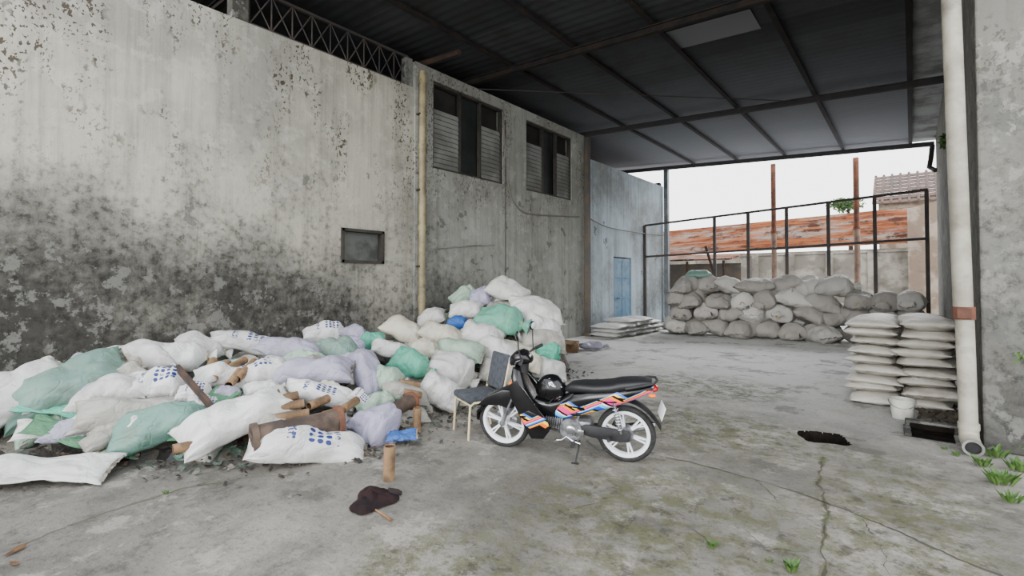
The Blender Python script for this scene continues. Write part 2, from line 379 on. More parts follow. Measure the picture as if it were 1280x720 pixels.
for pts,w in ((C1,.012),(C2,.006),([(870,540),(920,560),(990,575),(1030,580)],.005),([(945,600),(985,640),(1028,650)],.005),([(1035,640),(1080,650),(1105,690),(1120,730)],.005),([(930,660),(960,690),(1028,690)],.004),([(700,640),(760,625),(835,640),(900,690)],.003)):
    ribbon([gnd(*p) for p in pts],w,1,zz=.004)
for pts,w in ((C1,.028),(C2,.016),([(-20,700),(90,655),(230,610),(300,598),(380,592)],.016),([(640,470),(860,455),(1060,450)],.010)):
    ribbon([gnd(*p) for p in pts],w,3,.03,.002)
me=bpy.data.meshes.new('floor'); bm.to_mesh(me); bm.free()
for m in ('floor','crack','soil','joint','pit'): me.materials.append(M[m])
for p in me.polygons: p.use_smooth=False
fl=link('floor',me); struct(fl)
def wallseg(name,mat,y0,y1,z1,holes,x0=WX-.22,x1=WX):
    ys=sorted({y0,y1}|{h[0] for h in holes}|{h[1] for h in holes}); zs=sorted({0,z1}|{h[2] for h in holes}|{h[3] for h in holes})
    b=MB()
    for i in range(len(ys)-1):
        for j in range(len(zs)-1):
            cy=(ys[i]+ys[i+1])/2; cz=(zs[j]+zs[j+1])/2
            if any(h[0]<cy<h[1] and h[2]<cz<h[3] for h in holes): continue
            b.box(((x0+x1)/2,cy,cz),(x1-x0,ys[i+1]-ys[i],zs[j+1]-zs[j]))
    bmesh.ops.remove_doubles(b.bm,verts=b.bm.verts[:],dist=.0005)
    return struct(b.build(name,mat,smooth=False))
W1=(6.45,8.64,3.92,5.72); W2=(9.53,11.65,3.92,5.72); W3=(4.43,5.28,1.93,2.52); D1=(14.2,15.5,0,2.42)
wallseg('wall_left',M['wall_a'],-4,5.99,5.43,[W3])
wallseg('wall_left_middle',M['wall_b'],5.99,12.34,5.95,[W1,W2],WX-.22,WX+.03)
wallseg('wall_left_far',M['wall_c'],12.34,18.35,5.34,[D1])
b=MB(); b.box((-12,7,3.4),(.2,24,6.8)); b.box((-9.8,18.3,2.75),(4.4,.2,5.5)); b.box((-9.8,-4,3.2),(4.4,.2,6.6)); struct(b.build('wall_back_added',M['unlitdark'],smooth=False))  # enclosure added so openings over the wall show dark instead of sky
b=MB(); b.box((.68,12.7,3),(.2,11.5,5.9)); struct(b.build('wall_right',M['wall_r'],smooth=False))
b=MB(); b.box((1.05,6.7,2.95),(1.1,.62,5.9),bev=.02); struct(b.build('wall_right_pillar',M['wall_r'],smooth=False))
def bigwindow(name,w):
    y0,y1,z0,z1=w; root=empty(name,(WX-.08,(y0+y1)/2,z0)); struct(root)
    b=MB(); t_=.05
    def bar(a,b_,c,d): b.box((WX-.06,(a+b_)/2,(c+d)/2),(.1,b_-a,d-c))
    bar(y0,y1,z0,z0+t_);bar(y0,y1,z1-t_,z1);bar(y0,y0+t_,z0,z1);bar(y1-t_,y1,z0,z1)
    L=y1-y0; a1=y0+L*.37; a2=y0+L*.66; zt=z0+(z1-z0)*.70
    bar(a1-.02,a1+.02,z0,z1);bar(a2-.02,a2+.02,z0,z1)
    b.build('window_frame',M['frame'],root,smooth=False,world=True)
    for (p,q) in ((y0+t_,a1-.03),(a2+.03,y1-t_)):
        b=MB(); n=12
        for k in range(n):
            zz=z0+t_+(zt-z0-t_)*(k+.5)/n
            b.box((WX-.05,(p+q)/2,zz),(.010,q-p,.098),rot=(0,R(-13),0))
        b.build('louvre_panel',M['louvre'],root,smooth=False,world=True)
    b=MB(); b.box((WX-.16,(a1+a2)/2,(z0+z1)/2),(.01,a2-a1,z1-z0)); b.build('bay_shade_sheet',M['bayshade'],root,smooth=False,world=True)  # dark sheet stands in for shade in the open centre bay
    b=MB(); b.box((WX-.2,(y0+y1)/2,(z0+z1)/2),(.02,y1-y0,z1-z0)); b.build('unlit_shade_sheet',M['unlitdark'],root,smooth=False,world=True)
bigwindow('window_1',W1); bigwindow('window_2',W2)
root=struct(empty('window_3',(WX-.05,(W3[0]+W3[1])/2,W3[2]))); b=MB()
y0,y1,z0,z1=W3
for c,s_ in (((WX-.02,(y0+y1)/2,z0+.02),(.12,y1-y0,.05)),((WX-.02,(y0+y1)/2,z1-.02),(.12,y1-y0,.05)),((WX-.02,y0+.02,(z0+z1)/2),(.12,.05,z1-z0)),((WX-.02,y1-.02,(z0+z1)/2),(.12,.05,z1-z0))): b.box(c,s_)
b.build('window_frame',M['frame'],root,smooth=False,world=True)
b=MB(); b.box((WX-.12,(y0+y1)/2,(z0+z1)/2),(.01,y1-y0,z1-z0)); b.build('window_pane',M['dustglass'],root,smooth=False,world=True)
root=struct(empty('door_1',(WX-.02,14.85,.0)))
b=MB(); b.box((WX-.05,14.85,1.2),(.05,1.24,2.36)); b.build('door_leaf',M['bluepaint'],root,smooth=False,world=True)
b=MB()
for dz in (.35,1.05,1.75,2.3): b.box((WX-.02,14.85,dz),(.02,1.2,.05))
for dy in (-.6,0,.6): b.box((WX-.02,14.85+dy,1.2),(.02,.05,2.3))
b.build('door_rail',M['bluepaint'],root,smooth=False,world=True)
b=MB(); b.cyl((WX,14.4,1.05),(WX+.06,14.4,1.05),.015); b.box((WX+.06,14.45,1.05),(.02,.12,.02)); b.build('door_handle',M['darkpost'],root,world=True)
def rz(X): return 6.27-(X+7.5)*.0625
def corr(name,mat,x0,x1,y0,y1,pitch=.2,amp=.02,dz=0,zf=rz):
    b=MB(); n=int((y1-y0)/(pitch/4)); rows=[]
    for X in (x0,(x0+x1)/2,x1):
        rows.append([b.bm.verts.new((X,y0+(y1-y0)*k/n,zf(X)+dz+amp*math.sin(k*math.pi/2+.78))) for k in range(n+1)])
    for a,c in zip(rows,rows[1:]):
        for k in range(n): b.bm.faces.new((a[k],a[k+1],c[k+1],c[k]))
    return b.build(name,mat,smooth=True,ang=80)
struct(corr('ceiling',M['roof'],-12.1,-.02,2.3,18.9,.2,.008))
struct(corr('ceiling_pale_strip',M['roof_pale'],.02,.95,2.3,18.7,.25,.018))
RB=['dark steel rafter at the near edge of the roof','dark steel rafter crossing above the first tall louvred window','dark steel rafter meeting the wall above the brown post','dark steel rafter along the far edge of the roof']
for Y,lab in zip((2.9,7.6,12.6,18.35),RB):
    r=empty('roof_rafter',(-3.5,Y,rz(-3.5)-.2),label=lab,cat='roof beam',group='rafters under the roof')
    for dz,h,w in ((-.25,.02,.09),(-.14,.02,.09),(-.195,.10,.02)):
        b=MB(); m=[]
        for X in (-11.9,.55):
            for yy in (-w/2,w/2):
                for zz in (-h/2,h/2): m.append(b.bm.verts.new((X,Y+yy,rz(X)+dz+zz)))
        for f in ((0,1,3,2),(4,6,7,5),(0,4,5,1),(2,3,7,6),(0,2,6,4),(1,5,7,3)): b.bm.faces.new([m[k] for k in f])
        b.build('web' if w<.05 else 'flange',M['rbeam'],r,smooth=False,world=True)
PL=['leftmost dark purlin, running just inside the wall','dark purlin second from the windowed wall','dark purlin in the middle of the roof','dark purlin second from the pale roof strip','dark purlin along the pale roof strip']
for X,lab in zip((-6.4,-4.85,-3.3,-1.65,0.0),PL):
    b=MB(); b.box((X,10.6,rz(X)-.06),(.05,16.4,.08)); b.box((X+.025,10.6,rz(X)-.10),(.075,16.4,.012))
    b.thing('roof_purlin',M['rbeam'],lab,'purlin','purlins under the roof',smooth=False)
b=MB()
b.box((-2.6,8.5,rz(-2.6)-.035),(1.4,.75,.006),rot=(0,R(3.6),0)); b.thing('roof_panel',pmat('translucent panel grey',C3(96,98,100),None,rough=.7),'lighter grey rectangular sheet let into the dark roof','roof panel',smooth=False)  # lighter grey stands in for daylight through a translucent sheet
b=MB(); b.cyl((-7.3,7.6,5.85),(-2.0,12.6,5.75),.010); b.thing('brace_rod',M['beam'],'thin diagonal steel rod slung under the roof','brace')
r=empty('lattice_truss',(WX-.1,4.4,5.43),label='dark steel lattice truss in the opening over the left wall',cat='truss')
b=MB(); y0,y1=2.95,5.9
for zz in (5.47,6.03): b.box((WX-.1,(y0+y1)/2,zz),(.05,y1-y0,.04))
b.build('chord',M['beam'],r,smooth=False,world=True)
n=9; b=MB()
for k in range(n):
    a=y0+(y1-y0)*k/n; c=y0+(y1-y0)*(k+1)/n
    b.cyl((WX-.1,a,5.47),(WX-.1,c,6.03),.011,seg=6); b.cyl((WX-.1,c,5.47),(WX-.1,a,6.03),.011,seg=6); b.cyl((WX-.1,a,5.47),(WX-.1,a,6.03),.012,seg=6)
b.build('lattice_bar',M['beam'],r,world=True)
b=MB(); b.box((WX-.12,2.8,5.75),(.2,.22,.64)); b.thing('concrete_stub',M['wall_a'],'short concrete stub column standing on top of the left wall','column',smooth=False)
b=MB(); b.box((WX-.12,5.9,5.72),(.14,.16,.57)); b.thing('concrete_stub',M['wall_b'],'short concrete stub beside the top of the yellow drainpipe','column',smooth=False)
b=MB(); b.cyl((WX-.4,6.25,6.05),(WX+.9,6.35,6.0),.06,.05,seg=10); b.thing('timber_pole',M['wood'],'rough timber pole sticking out over the wall beside the yellow drainpipe','timber')
# ---------------------------------------------------------------- wall pipes and cables
r=empty('drainpipe',(WX+.11,6.1,0),label='yellowed vertical drainpipe on the left wall between small and tall windows',cat='drainpipe')
b=MB(); b.cyl((WX+.12,6.1,.0),(WX+.12,6.1,5.75),.068,seg=18); b.build('pipe',M['pvc_yellow'],r,world=True)
for z in (1.2,2.6,4.2,5.5):
    b=MB(); b.cyl((WX+.12,6.1,z),(WX+.12,6.1,z+.12),.080,seg=18); b.build('coupling',M['pvc_yellow'],r,world=True)
for z in (1.9,3.4,4.9):
    b=MB(); b.box((WX+.09,6.1,z),(.1,.19,.03)); b.build('bracket',M['frame'],r,world=True,smooth=False)
r=empty('wall_post',(WX+.12,12.36,0),label='narrow brown grey post against the wall right of the second tall window',cat='post')
b=MB(); b.box((WX+.12,12.36,2.95),(.13,.14,5.9)); b.build('shaft',M['darkpost'],r,world=True,smooth=False)
b=MB(); b.box((WX+.16,12.36,.04),(.24,.24,.08)); b.build('base_plate',M['darkpost'],r,world=True,smooth=False)
r=empty('roof_post',(WX+.16,18.25,0),label='blue grey steel post at the far end of the left wall',cat='post')
b=MB(); b.box((WX+.16,18.25,3.0),(.16,.16,6.0)); b.build('shaft',M['galv'],r,world=True,smooth=False)
b=MB(); b.box((WX+.16,18.25,.03),(.3,.3,.06)); b.build('base_plate',M['galv'],r,world=True,smooth=False)
def wallcable(name,pts,rad,label,mat,cat='cable',x=WX+.06):
    P=[onX(a,c,x) for a,c in pts]; Q=[]
    for i in range(len(P)-1):
        for k in range(6):
            t_=k/6; p0=P[max(i-1,0)];p1=P[i];p2=P[i+1];p3=P[min(i+2,len(P)-1)]
            Q.append(.5*((2*p1)+(-p0+p2)*t_+(2*p0-5*p1+4*p2-p3)*t_*t_+(-p0+3*p1-3*p2+p3)*t_**3))
    Q.append(P[-1]); b=MB(); b.tube(Q,rad,7); return b.thing(name,mat,label,cat)
wallcable('cable',[(628,140),(631,175),(636,235),(650,262),(668,268),(700,270),(724,271)],.018,'slack grey cable looping from first tall window to the brown post',M['cable'])
wallcable('cable',[(732,270),(760,284),(800,291),(830,294)],.018,'grey cable sagging past the blue door towards the far post',M['cable'])
wallcable('wire',[(632,150),(632,250),(632,350)],.010,'thin dark vertical wire on wall between the tall windows',M['frame'],'wire')
wallcable('wall_pipe',[(530,313),(575,308),(618,306)],.012,'thin pale pipe running level right of the yellow drainpipe',M['greypipe'],'pipe')
# fence
FA=Vector((-7.35,16.5,0)); FB=Vector((.42,16.1,0))
r=empty('fence',(FA+FB)/2,label='tall open fence of dark steel posts and rails behind the far sacks',cat='fence')
def fz(px,py):
    d=ray(px,py); n=Vector((-(FB-FA).y,(FB-FA).x,0)); t_=n.dot(FA-CP)/n.dot(d); return CP+d*t_
tops=[(806,282),(893,271),(935,266),(983,259),(1035,252),(1093,246),(1158,238)]
for a,c in tops:
    p=fz(a,c); b=MB(); b.box((p.x,p.y,p.z/2),(.085,.085,p.z)); b.build('post',M['beam'],r,smooth=False,world=True)
for (a,c,d,e) in ((806,282,1160,237),(806,321,1160,298)):
    p=fz(a,c);q=fz(d,e); b=MB(); b.cyl(p,q,.036,seg=8); b.build('rail',M['beam'],r,world=True)
# right-hand drainpipe
pb=Vector((.395,6.30,0))
r=empty('drainpipe',pb,label='large cream drainpipe with rusty collar in front of the right pillar',cat='drainpipe')
x,y=pb.x,pb.y
b=MB(); b.cyl((x-.022,y,1.32),(x-.09,y,5.95),.074,seg=24); b.build('upper_pipe',M['pvc_white'],r,world=True)
b=MB(); b.cyl((x,y,.2),(x-.015,y,1.3),.070,seg=24); b.build('lower_pipe',M['pvc_white'],r,world=True)
b=MB(); b.cyl((x-.018,y,1.24),(x-.018,y,1.36),.084,seg=24); b.box((x-.02,y-.08,1.30),(.10,.05,.09)); b.build('rusty_collar',M['rust'],r,world=True)
b=MB(); b.cyl((x,y,.2),(x,y,.26),.08,seg=24); b.tube([(x,y,.24),(x,y,.17),(x,y-.03,.12),(x+.01,y-.10,.088),(x+.015,y-.2,.078)],.074,18,False); b.build('elbow',M['pvc_white'],r,world=True)
b=MB(); b.lathe((x+.015,y-.2,.078),(0,-1,-.1),[(.058,0),(.078,0),(.078,.012),(.058,.012)],20,True); b.build('elbow_rim',M['greypipe'],r,world=True)
b=MB(); b.cyl((x+.015,y-.15,.083),(x+.015,y-.17,.081),.060,seg=18); b.build('mouth_shade_disc',M['mblk'],r,world=True)  # black disc closing the pipe, stands in for shade inside it
RX,RY=.14,6.62
r=empty('drain_recess',(RX,RY,0),label='low dark open drain recess at foot of the cream drainpipe',cat='drain')
b=MB(); b.box((RX,RY+.27,.045),(.44,.12,.09),rot=(0,0,.05),bev=.012); b.build('slab',M['wall_r'],r,world=True,smooth=False)
b=MB(); b.box((RX-.20,RY+.03,.018),(.06,.40,.036),rot=(0,0,.04),bev=.008); b.build('side_kerb',M['wall_r'],r,world=True,smooth=False)
b=MB(); b.box((RX,RY+.03,.006),(.34,.38,.008)); b.box((RX,RY+.205,.035),(.36,.01,.06)); b.build('shade_bed',M['pit'],r,world=True,smooth=False)  # black sheet laid on the floor imitates a shaded sunken bed
b=MB(); b.tube([(.5,18.2,5.5),(.46,18.1,5.1),(.42,18.0,4.85),(.55,17.8,4.7)],.06,10); b.thing('black_elbow_pipe',M['beam'],'short dark bent pipe hanging from the far right roof corner','pipe')
# ---------------------------------------------------------------- outside
b=MB(); p=onY(835,332,25); q=onY(1165,306,25)
b.box(((p.x+q.x)/2-1,25,1.4),(q.x-p.x+10,.2,2.8)); n=14
for k in range(n): b.box((p.x-6+k*(q.x-p.x+10)/n,24.93,1.45),(.28,.26,2.9))
b.box(((p.x+q.x)/2-1,25,2.86),(q.x-p.x+10,.3,.1)); b.thing('boundary_wall',M['blockwall'],'weathered beige boundary wall beyond the steel fence','boundary wall',smooth=False)
r=empty('corrugated_shed',(-8,28,0),label='long low shed with rusty corrugated iron roof beyond the boundary wall',cat='shed')
XA,XB=-16,1.4
b=MB(); rows=[]; n=90
for k in range(n+1):
    t_=k/n; yy=25.6+3.2*t_; st=(t_*6)%1; off=.05*(1-st)
    rows.append([b.bm.verts.new((XA+(XB-XA)*i/24,yy,3.05+1.75*t_+(.018+.012*t_)*(XA+(XB-XA)*i/24+8)+off*.6+(.025 if k%3 else -.025))) for i in range(25)])
b.skin(rows,False,False)
b.build('roof',M['rustroof'],r,smooth=False,world=True)
b=MB(); b.box((-7.3,27.6,1.5),(17,3.6,3.0)); b.build('wall',M['blockwall'],r,smooth=False,world=True)
r=empty('tiled_house',(1.5,33,0),label='house with clay tiled roof rising behind the rusty shed',cat='house')
p=onY(1098,250,33)
b=MB(); b.box(((p.x+5.0)/2,35,p.z/2),(5.0-p.x,4,p.z)); b.build('wall',M['brickwall'],r,smooth=False,world=True)
b=MB(); rows=[]
for k in range(9): rows.append((33-.5+3*k/8,p.z-.3+2.0*k/8))
for k in range(8):
    y0,z0=rows[k];y1,z1=rows[k+1]; b.box(((p.x+5)/2,(y0+y1)/2,(z0+z1)/2),(5.4-p.x,.5,.05),rot=(R(24),0,0))
nn=18
for k in range(nn): b.cyl((p.x-.2+(5.4-p.x)*k/nn,32.5,p.z-.25),(p.x-.2+(5.4-p.x)*k/nn,35.5,p.z+1.75),.07,seg=6)
b.build('roof',M['tile'],r,smooth=False,world=True)
b=MB(); p=onY(1134,262,24.2); q=onY(1170,250,24.2); b.prism([(p.x,0),(p.x,p.z),(q.x+2.5,p.z+.9),(q.x+2.5,0)],24.0,24.5); b.thing('gable_wall',M['brickwall'],'tall plastered brick gable wall at the right beyond fence','wall',smooth=False)
for (a,t0,m0,lab) in ((968,205,290,'tall rusty steel pole rising beyond the fence, left of the pair'),(1072,197,285,'tall rusty steel pole rising beyond the fence, right of the pair')):
    g0=onY(a,352,20); tp=onY(a,t0,20); mid=onY(a,m0,20)
    r=empty('steel_pole',(g0.x,20,0),label=lab,cat='pole',group='rusty poles beyond the fence')
    b=MB(); b.cyl((g0.x,20,mid.z),(g0.x,20,tp.z),.085,seg=12); b.build('rusty_shaft',M['rust'],r,world=True)
    b=MB(); b.cyl((g0.x,20,0),(g0.x,20,mid.z),.09,seg=12); b.build('pale_lower_shaft',M['rust_pale'],r,world=True)
    b=MB(); b.cyl((g0.x,20,mid.z-.04),(g0.x,20,mid.z+.04),.11,seg=12); b.build('collar',M['rust'],r,world=True)
p=onY(905,325,18); b=MB(); b.cyl((p.x+.2,18,0),(p.x-.7,18.2,2.9),.05,seg=8); b.thing('leaning_timber',M['wood'],'timber strut leaning beyond the left part of the fence','timber')
p=onY(838,330,20); q=onY(905,330,20)
r=empty('lean_to',((p.x+q.x)/2-1,21,0),label='open lean-to beyond fence beside the left wall end',cat='lean-to')
b=MB(); b.box(((p.x+q.x)/2-1,21.2,2.65),(q.x-p.x+2.4,2.2,.06),rot=(R(8),0,0)); b.build('roof',M['rustroof'],r,smooth=False,world=True)
b=MB(); b.box(((p.x+q.x)/2-1,22.1,1.2),(q.x-p.x+2.2,.1,2.4)); b.build('back_panel',M['darkpost'],r,smooth=False,world=True)
for X in (p.x-.5,p.x+.6,q.x-.1):
    b=MB(); b.cyl((X,20.3,0),(X,20.3,2.45),.05,seg=8); b.build('post',M['wood'],r,world=True)
def leaves(b,c,rad,n,size,flat=1.0,rnd=random):
    for _ in range(n):
        while True:
            d=Vector((rnd.uniform(-1,1),rnd.uniform(-1,1),rnd.uniform(-1,1)))
            if d.length<1: break
        p=Vector(c)+Vector((d.x*rad[0],d.y*rad[1],d.z*rad[2])); q=Euler((rnd.uniform(-1,1),rnd.uniform(-1,1),rnd.uniform(0,6.3))).to_matrix(); s_=size*rnd.uniform(.6,1.3)
        b.bm.faces.new([b.bm.verts.new(p+q@Vector(k)*s_) for k in ((-.5,0,0),(0,-.25,.05),(.55,0,0),(0,.25,.05))])
c=onY(1060,256,31); r=empty('tree',(c.x,31,0),label='green tree crown showing over the rusty shed roof',cat='tree')
b=MB(); b.tube([(c.x,31,0),(c.x+.1,31,c.z*.6),(c.x,31,c.z)],[.16,.11,.05],8); b.build('trunk',M['wood'],r,world=True)
b=MB()
for k in range(5): leaves(b,(c.x+random.uniform(-.5,.5),31+random.uniform(-.5,.5),c.z+random.uniform(-.2,.2)),(.5,.5,.3),130,.22)
b.build('foliage',M['tree'],r,world=True,smooth=False,fixn=False)
b=MB(); leaves(b,(.52,13.0,4.45),(.05,.25,.16),50,.12); b.thing('wall_plant',M['leaf'],'little green plant sprouting high on the far right wall edge','plant',smooth=False,fixn=False)

# ---------------------------------------------------------------- sacks
NX,NY=50,44
def sack_mesh(kind,seed):
    nx,ny=NX,NY; bm=bmesh.new(); rings=[]; sd=Vector((seed*13.7,seed*5.1,seed*2.3))
    rr=random.Random(seed); calm=kind in('flat','plump','plumptied'); q_=.4 if calm else 1
    bend=rr.uniform(-.06,.10)*q_; skew=rr.uniform(-.08,.08)*q_; fat=rr.uniform(-.28,.28)*(.4 if calm else 1)
    tied=kind in('tied','plumptied')
    for i in range(nx+1):
        s=-1+2*i/nx; a=abs(s); e=max(0,1-a**3.0)**.58
        W=.30*(.90+.10*a*a)*(1-.06*math.cos(s*3+seed)*q_); T=.15*e*(1+fat*s)+.006
        if kind=='plump': W*=(.82+.18*e)
        if tied and s>.35:
            u=(s-.35)/.65
            if u<.62: k=1-(u/.62)**1.7; W=.30*(.12+.82*k); T=max(.03,.15*(.15+.85*k))
            else: k=(u-.62)/.38; W=.30*(.12+.42*k); T=.03+.03*k
        if kind=='limp': T*=.5
        ring=[]
        for j in range(ny):
            th=2*math.pi*j/ny; c=math.cos(th); q=math.sin(th)
            y=W*math.copysign(abs(c)**.85,c); z=T*math.copysign(abs(q)**.95,q)
            if z<0: z*=.6 if kind!='flat' else .9
            x=s*.5
            if a>.75 and not(tied and s>0): x+=math.copysign(.045*(abs(y)/.3)**3,s)*(1 if not calm else .5)
            # gathers radiating from the sewn or tied ends
            wr=.017*a**3*math.sin(th*11+seed)+.006*math.sin(s*9+th*3+seed*2)*(1-a**6)
            p=Vector((x,y,z))
            r1=(1-min(1,abs(noise.noise(Vector((p.x*2.6,p.y*5,p.z*5))+sd*2))*3.4))**2
            d=noise.noise(p*2.6+sd)*.055+noise.noise(p*6+sd)*.014-r1*.017
            if calm: d=noise.noise(p*2.6+sd)*.04+noise.noise(p*6+sd)*.010-r1*.012
            if kind=='flat': d*=.7
            if kind=='limp': d*=1.9
            k=min(1,T/.07)
            nrm=Vector((0,y*.3,z)).normalized() if (y or z) else Vector((0,0,1))
            p+=nrm*(d+wr*(.7 if calm else 1))*(.25+.75*k)
            p.z+=.045*q_*noise.noise(Vector((x*2.5,y*2,seed*3.3)))-bend*(x*x-.08); p.y+=.045*q_*noise.noise(Vector((x*2.2,seed*7.7,1)))+skew*x*x
            ring.append(bm.verts.new(p))
        rings.append(ring)
    for a_,b_ in zip(rings,rings[1:]):
        for j in range(ny): bm.faces.new((a_[j],a_[(j+1)%ny],b_[(j+1)%ny],b_[j]))
    bm.faces.new(list(reversed(rings[0]))); bm.faces.new(rings[-1])
    bmesh.ops.recalc_face_normals(bm,faces=bm.faces[:])
    me=bpy.data.meshes.new('sack'); bm.to_mesh(me); bm.free()
    for p in me.polygons: p.use_smooth=True
    me.materials.append(SM['white'])
    return me
MS={'p':[sack_mesh('pillow',k) for k in range(1,11)],'t':[sack_mesh('tied',k+20) for k in range(7)],'l':[sack_mesh('limp',k+40) for k in range(5)],
    'f':[sack_mesh('flat',k+60) for k in range(5)],'m':[sack_mesh('plump',k+80) for k in range(6)],'n':[sack_mesh('plumptied',k+90) for k in range(6)]}
b=MB(); n=24; pv=None
for k in range(n+1):
    y=-.26+.52*k/n; z=.008*math.sin(k*1.3); v=(b.bm.verts.new((.49,y,z)),b.bm.verts.new((.535+.03*abs(y/.3)**3,y*1.01,z+.008*math.sin(k*2.1))))
    if pv: b.bm.faces.new((pv[0],v[0],v[1],pv[1]))
    pv=v
bmesh.ops.solidify(b.bm,geom=b.bm.faces[:],thickness=.008)
so=b.build('stitched_hem',M['seam']); SEAM=so.data; bpy.data.objects.remove(so)
b=MB(); b.lathe((0,0,0),(1,0,0),[(.048+.012*math.cos(a),.014*math.sin(a)) for a in [k*math.pi/3 for k in range(6)]],14,True)
so=b.build('tie_string',M['string']); TIEM=so.data; bpy.data.objects.remove(so)
def place_sack(loc,mat3,L,W,T,kind,colr,label,group,name='sack',parts=True):
    me=random.choice(MS[kind])
    o=bpy.data.objects.new(name,me); COL.objects.link(o)
    o.matrix_world=Matrix.Translation(loc)@mat3.to_4x4()@Matrix.Diagonal((L,W/.6,T/.28,1))
    o.material_slots[0].link='OBJECT'; o.material_slots[0].material=SM[colr]
    tag(o,label,'sack',group)
    if parts:
        if kind in 'tn':
            i=int(NX*(1+.35+.65*.62)/2); vs=[me.vertices[i*NY+j].co for j in range(NY)]; c0=sum(vs,Vector())/NY
            c=bpy.data.objects.new('tie_string',TIEM); c.location=c0
        else:
            vs=[me.vertices[NX*NY+j].co for j in range(NY)]; c0=sum(vs,Vector())/NY
            c=bpy.data.objects.new('stitched_hem',SEAM); c.location=(0,c0.y,c0.z)
        COL.objects.link(c); c.parent=o
    return o
def interp(tb,x):
    if x<=tb[0][0]: return tb[0][1]
    for (a,b_),(c,d) in zip(tb,tb[1:]):
        if x<=c: return b_+(d-b_)*(x-a)/(c-a)
    return tb[-1][1]
XF=[(-1.5,-6.3),(0,-6.0),(1,-5.35),(1.9,-4.3),(2.4,-4.05),(3.3,-4.1),(4.5,-4.35),(6.7,-4.5),(7.6,-4.9),(8.3,-6.8)]
HT=[(-1.5,.5),(1,.60),(3,.66),(4.4,.66),(5.0,.68),(5.6,.74),(6.1,1.0),(6.7,1.30),(7.4,1.34),(7.9,.95),(8.4,.1)]
RR=[(-1,1.1),(1,1.3),(2,2.2),(4,2.2),(5,1.6),(6,.9),(8,.7)]
def H(X,Y):
    if Y<-1.8 or Y>8.5: return 0
    t_=max(0,min(1,(interp(XF,Y)-X)/interp(RR,Y))); return interp(HT,Y)*(1-(1-t_)**1.8)
def march(px,py,off):
    d=ray(px,py); d=d/d.length; t_=1.5
    while t_<16:
        p=CP+d*t_
        if p.z<=H(p.x,p.y)+off: return p
        if p.x<WX+.32: p.x=WX+.32; return p
        t_+=.02
    return CP+d*t_
def nrm(p):
    e=.12; return Vector((-(H(p.x+e,p.y)-H(p.x-e,p.y))/(2*e),-(H(p.x,p.y+e)-H(p.x,p.y-e))/(2*e),1)).normalized()
def heap_sack(x1,y1,x2,y2,w,kind,colr,label,group='sacks in the heap along the left wall',off=.11,k=1.0):
    cx,cy=(x1+x2)/2,(y1+y2)/2
    p=march(cx,cy,off); a=march(x1,y1,off); b_=march(x2,y2,off); z=depth(p); lp=math.hypot(x2-x1,y2-y1)*z/F
    d=b_-a
    if d.length<1e-3: d=Vector((1,0,0))
    n=nrm(p); tocam=(CP-p).normalized(); up=(n+Vector((0,0,.35))+tocam*.45+Vector((random.uniform(-.35,.35),random.uniform(-.35,.35),0))).normalized()
    img=(CR@Vector((x2-x1,-(y2-y1),0))).normalized()
    dd=(img*1.0+d.normalized()*.30).normalized(); dd=(dd-up*dd.dot(up)).normalized()
    L=lp/max(.72,abs(dd.dot(img)))*1.0*k; L=max(.28,min(.95,L))
    W=max(.17,min(.54,w*z/F*1.12*k)); T=min(.38,.88*W)
    if kind=='l': T=.45*W
    if cx>480 and kind=='p': kind='m'
    Yv=up.cross(dd).normalized(); m=Matrix((dd,Yv,up)).transposed()
    return place_sack(p,m,L,W,T,kind,colr,label,group)
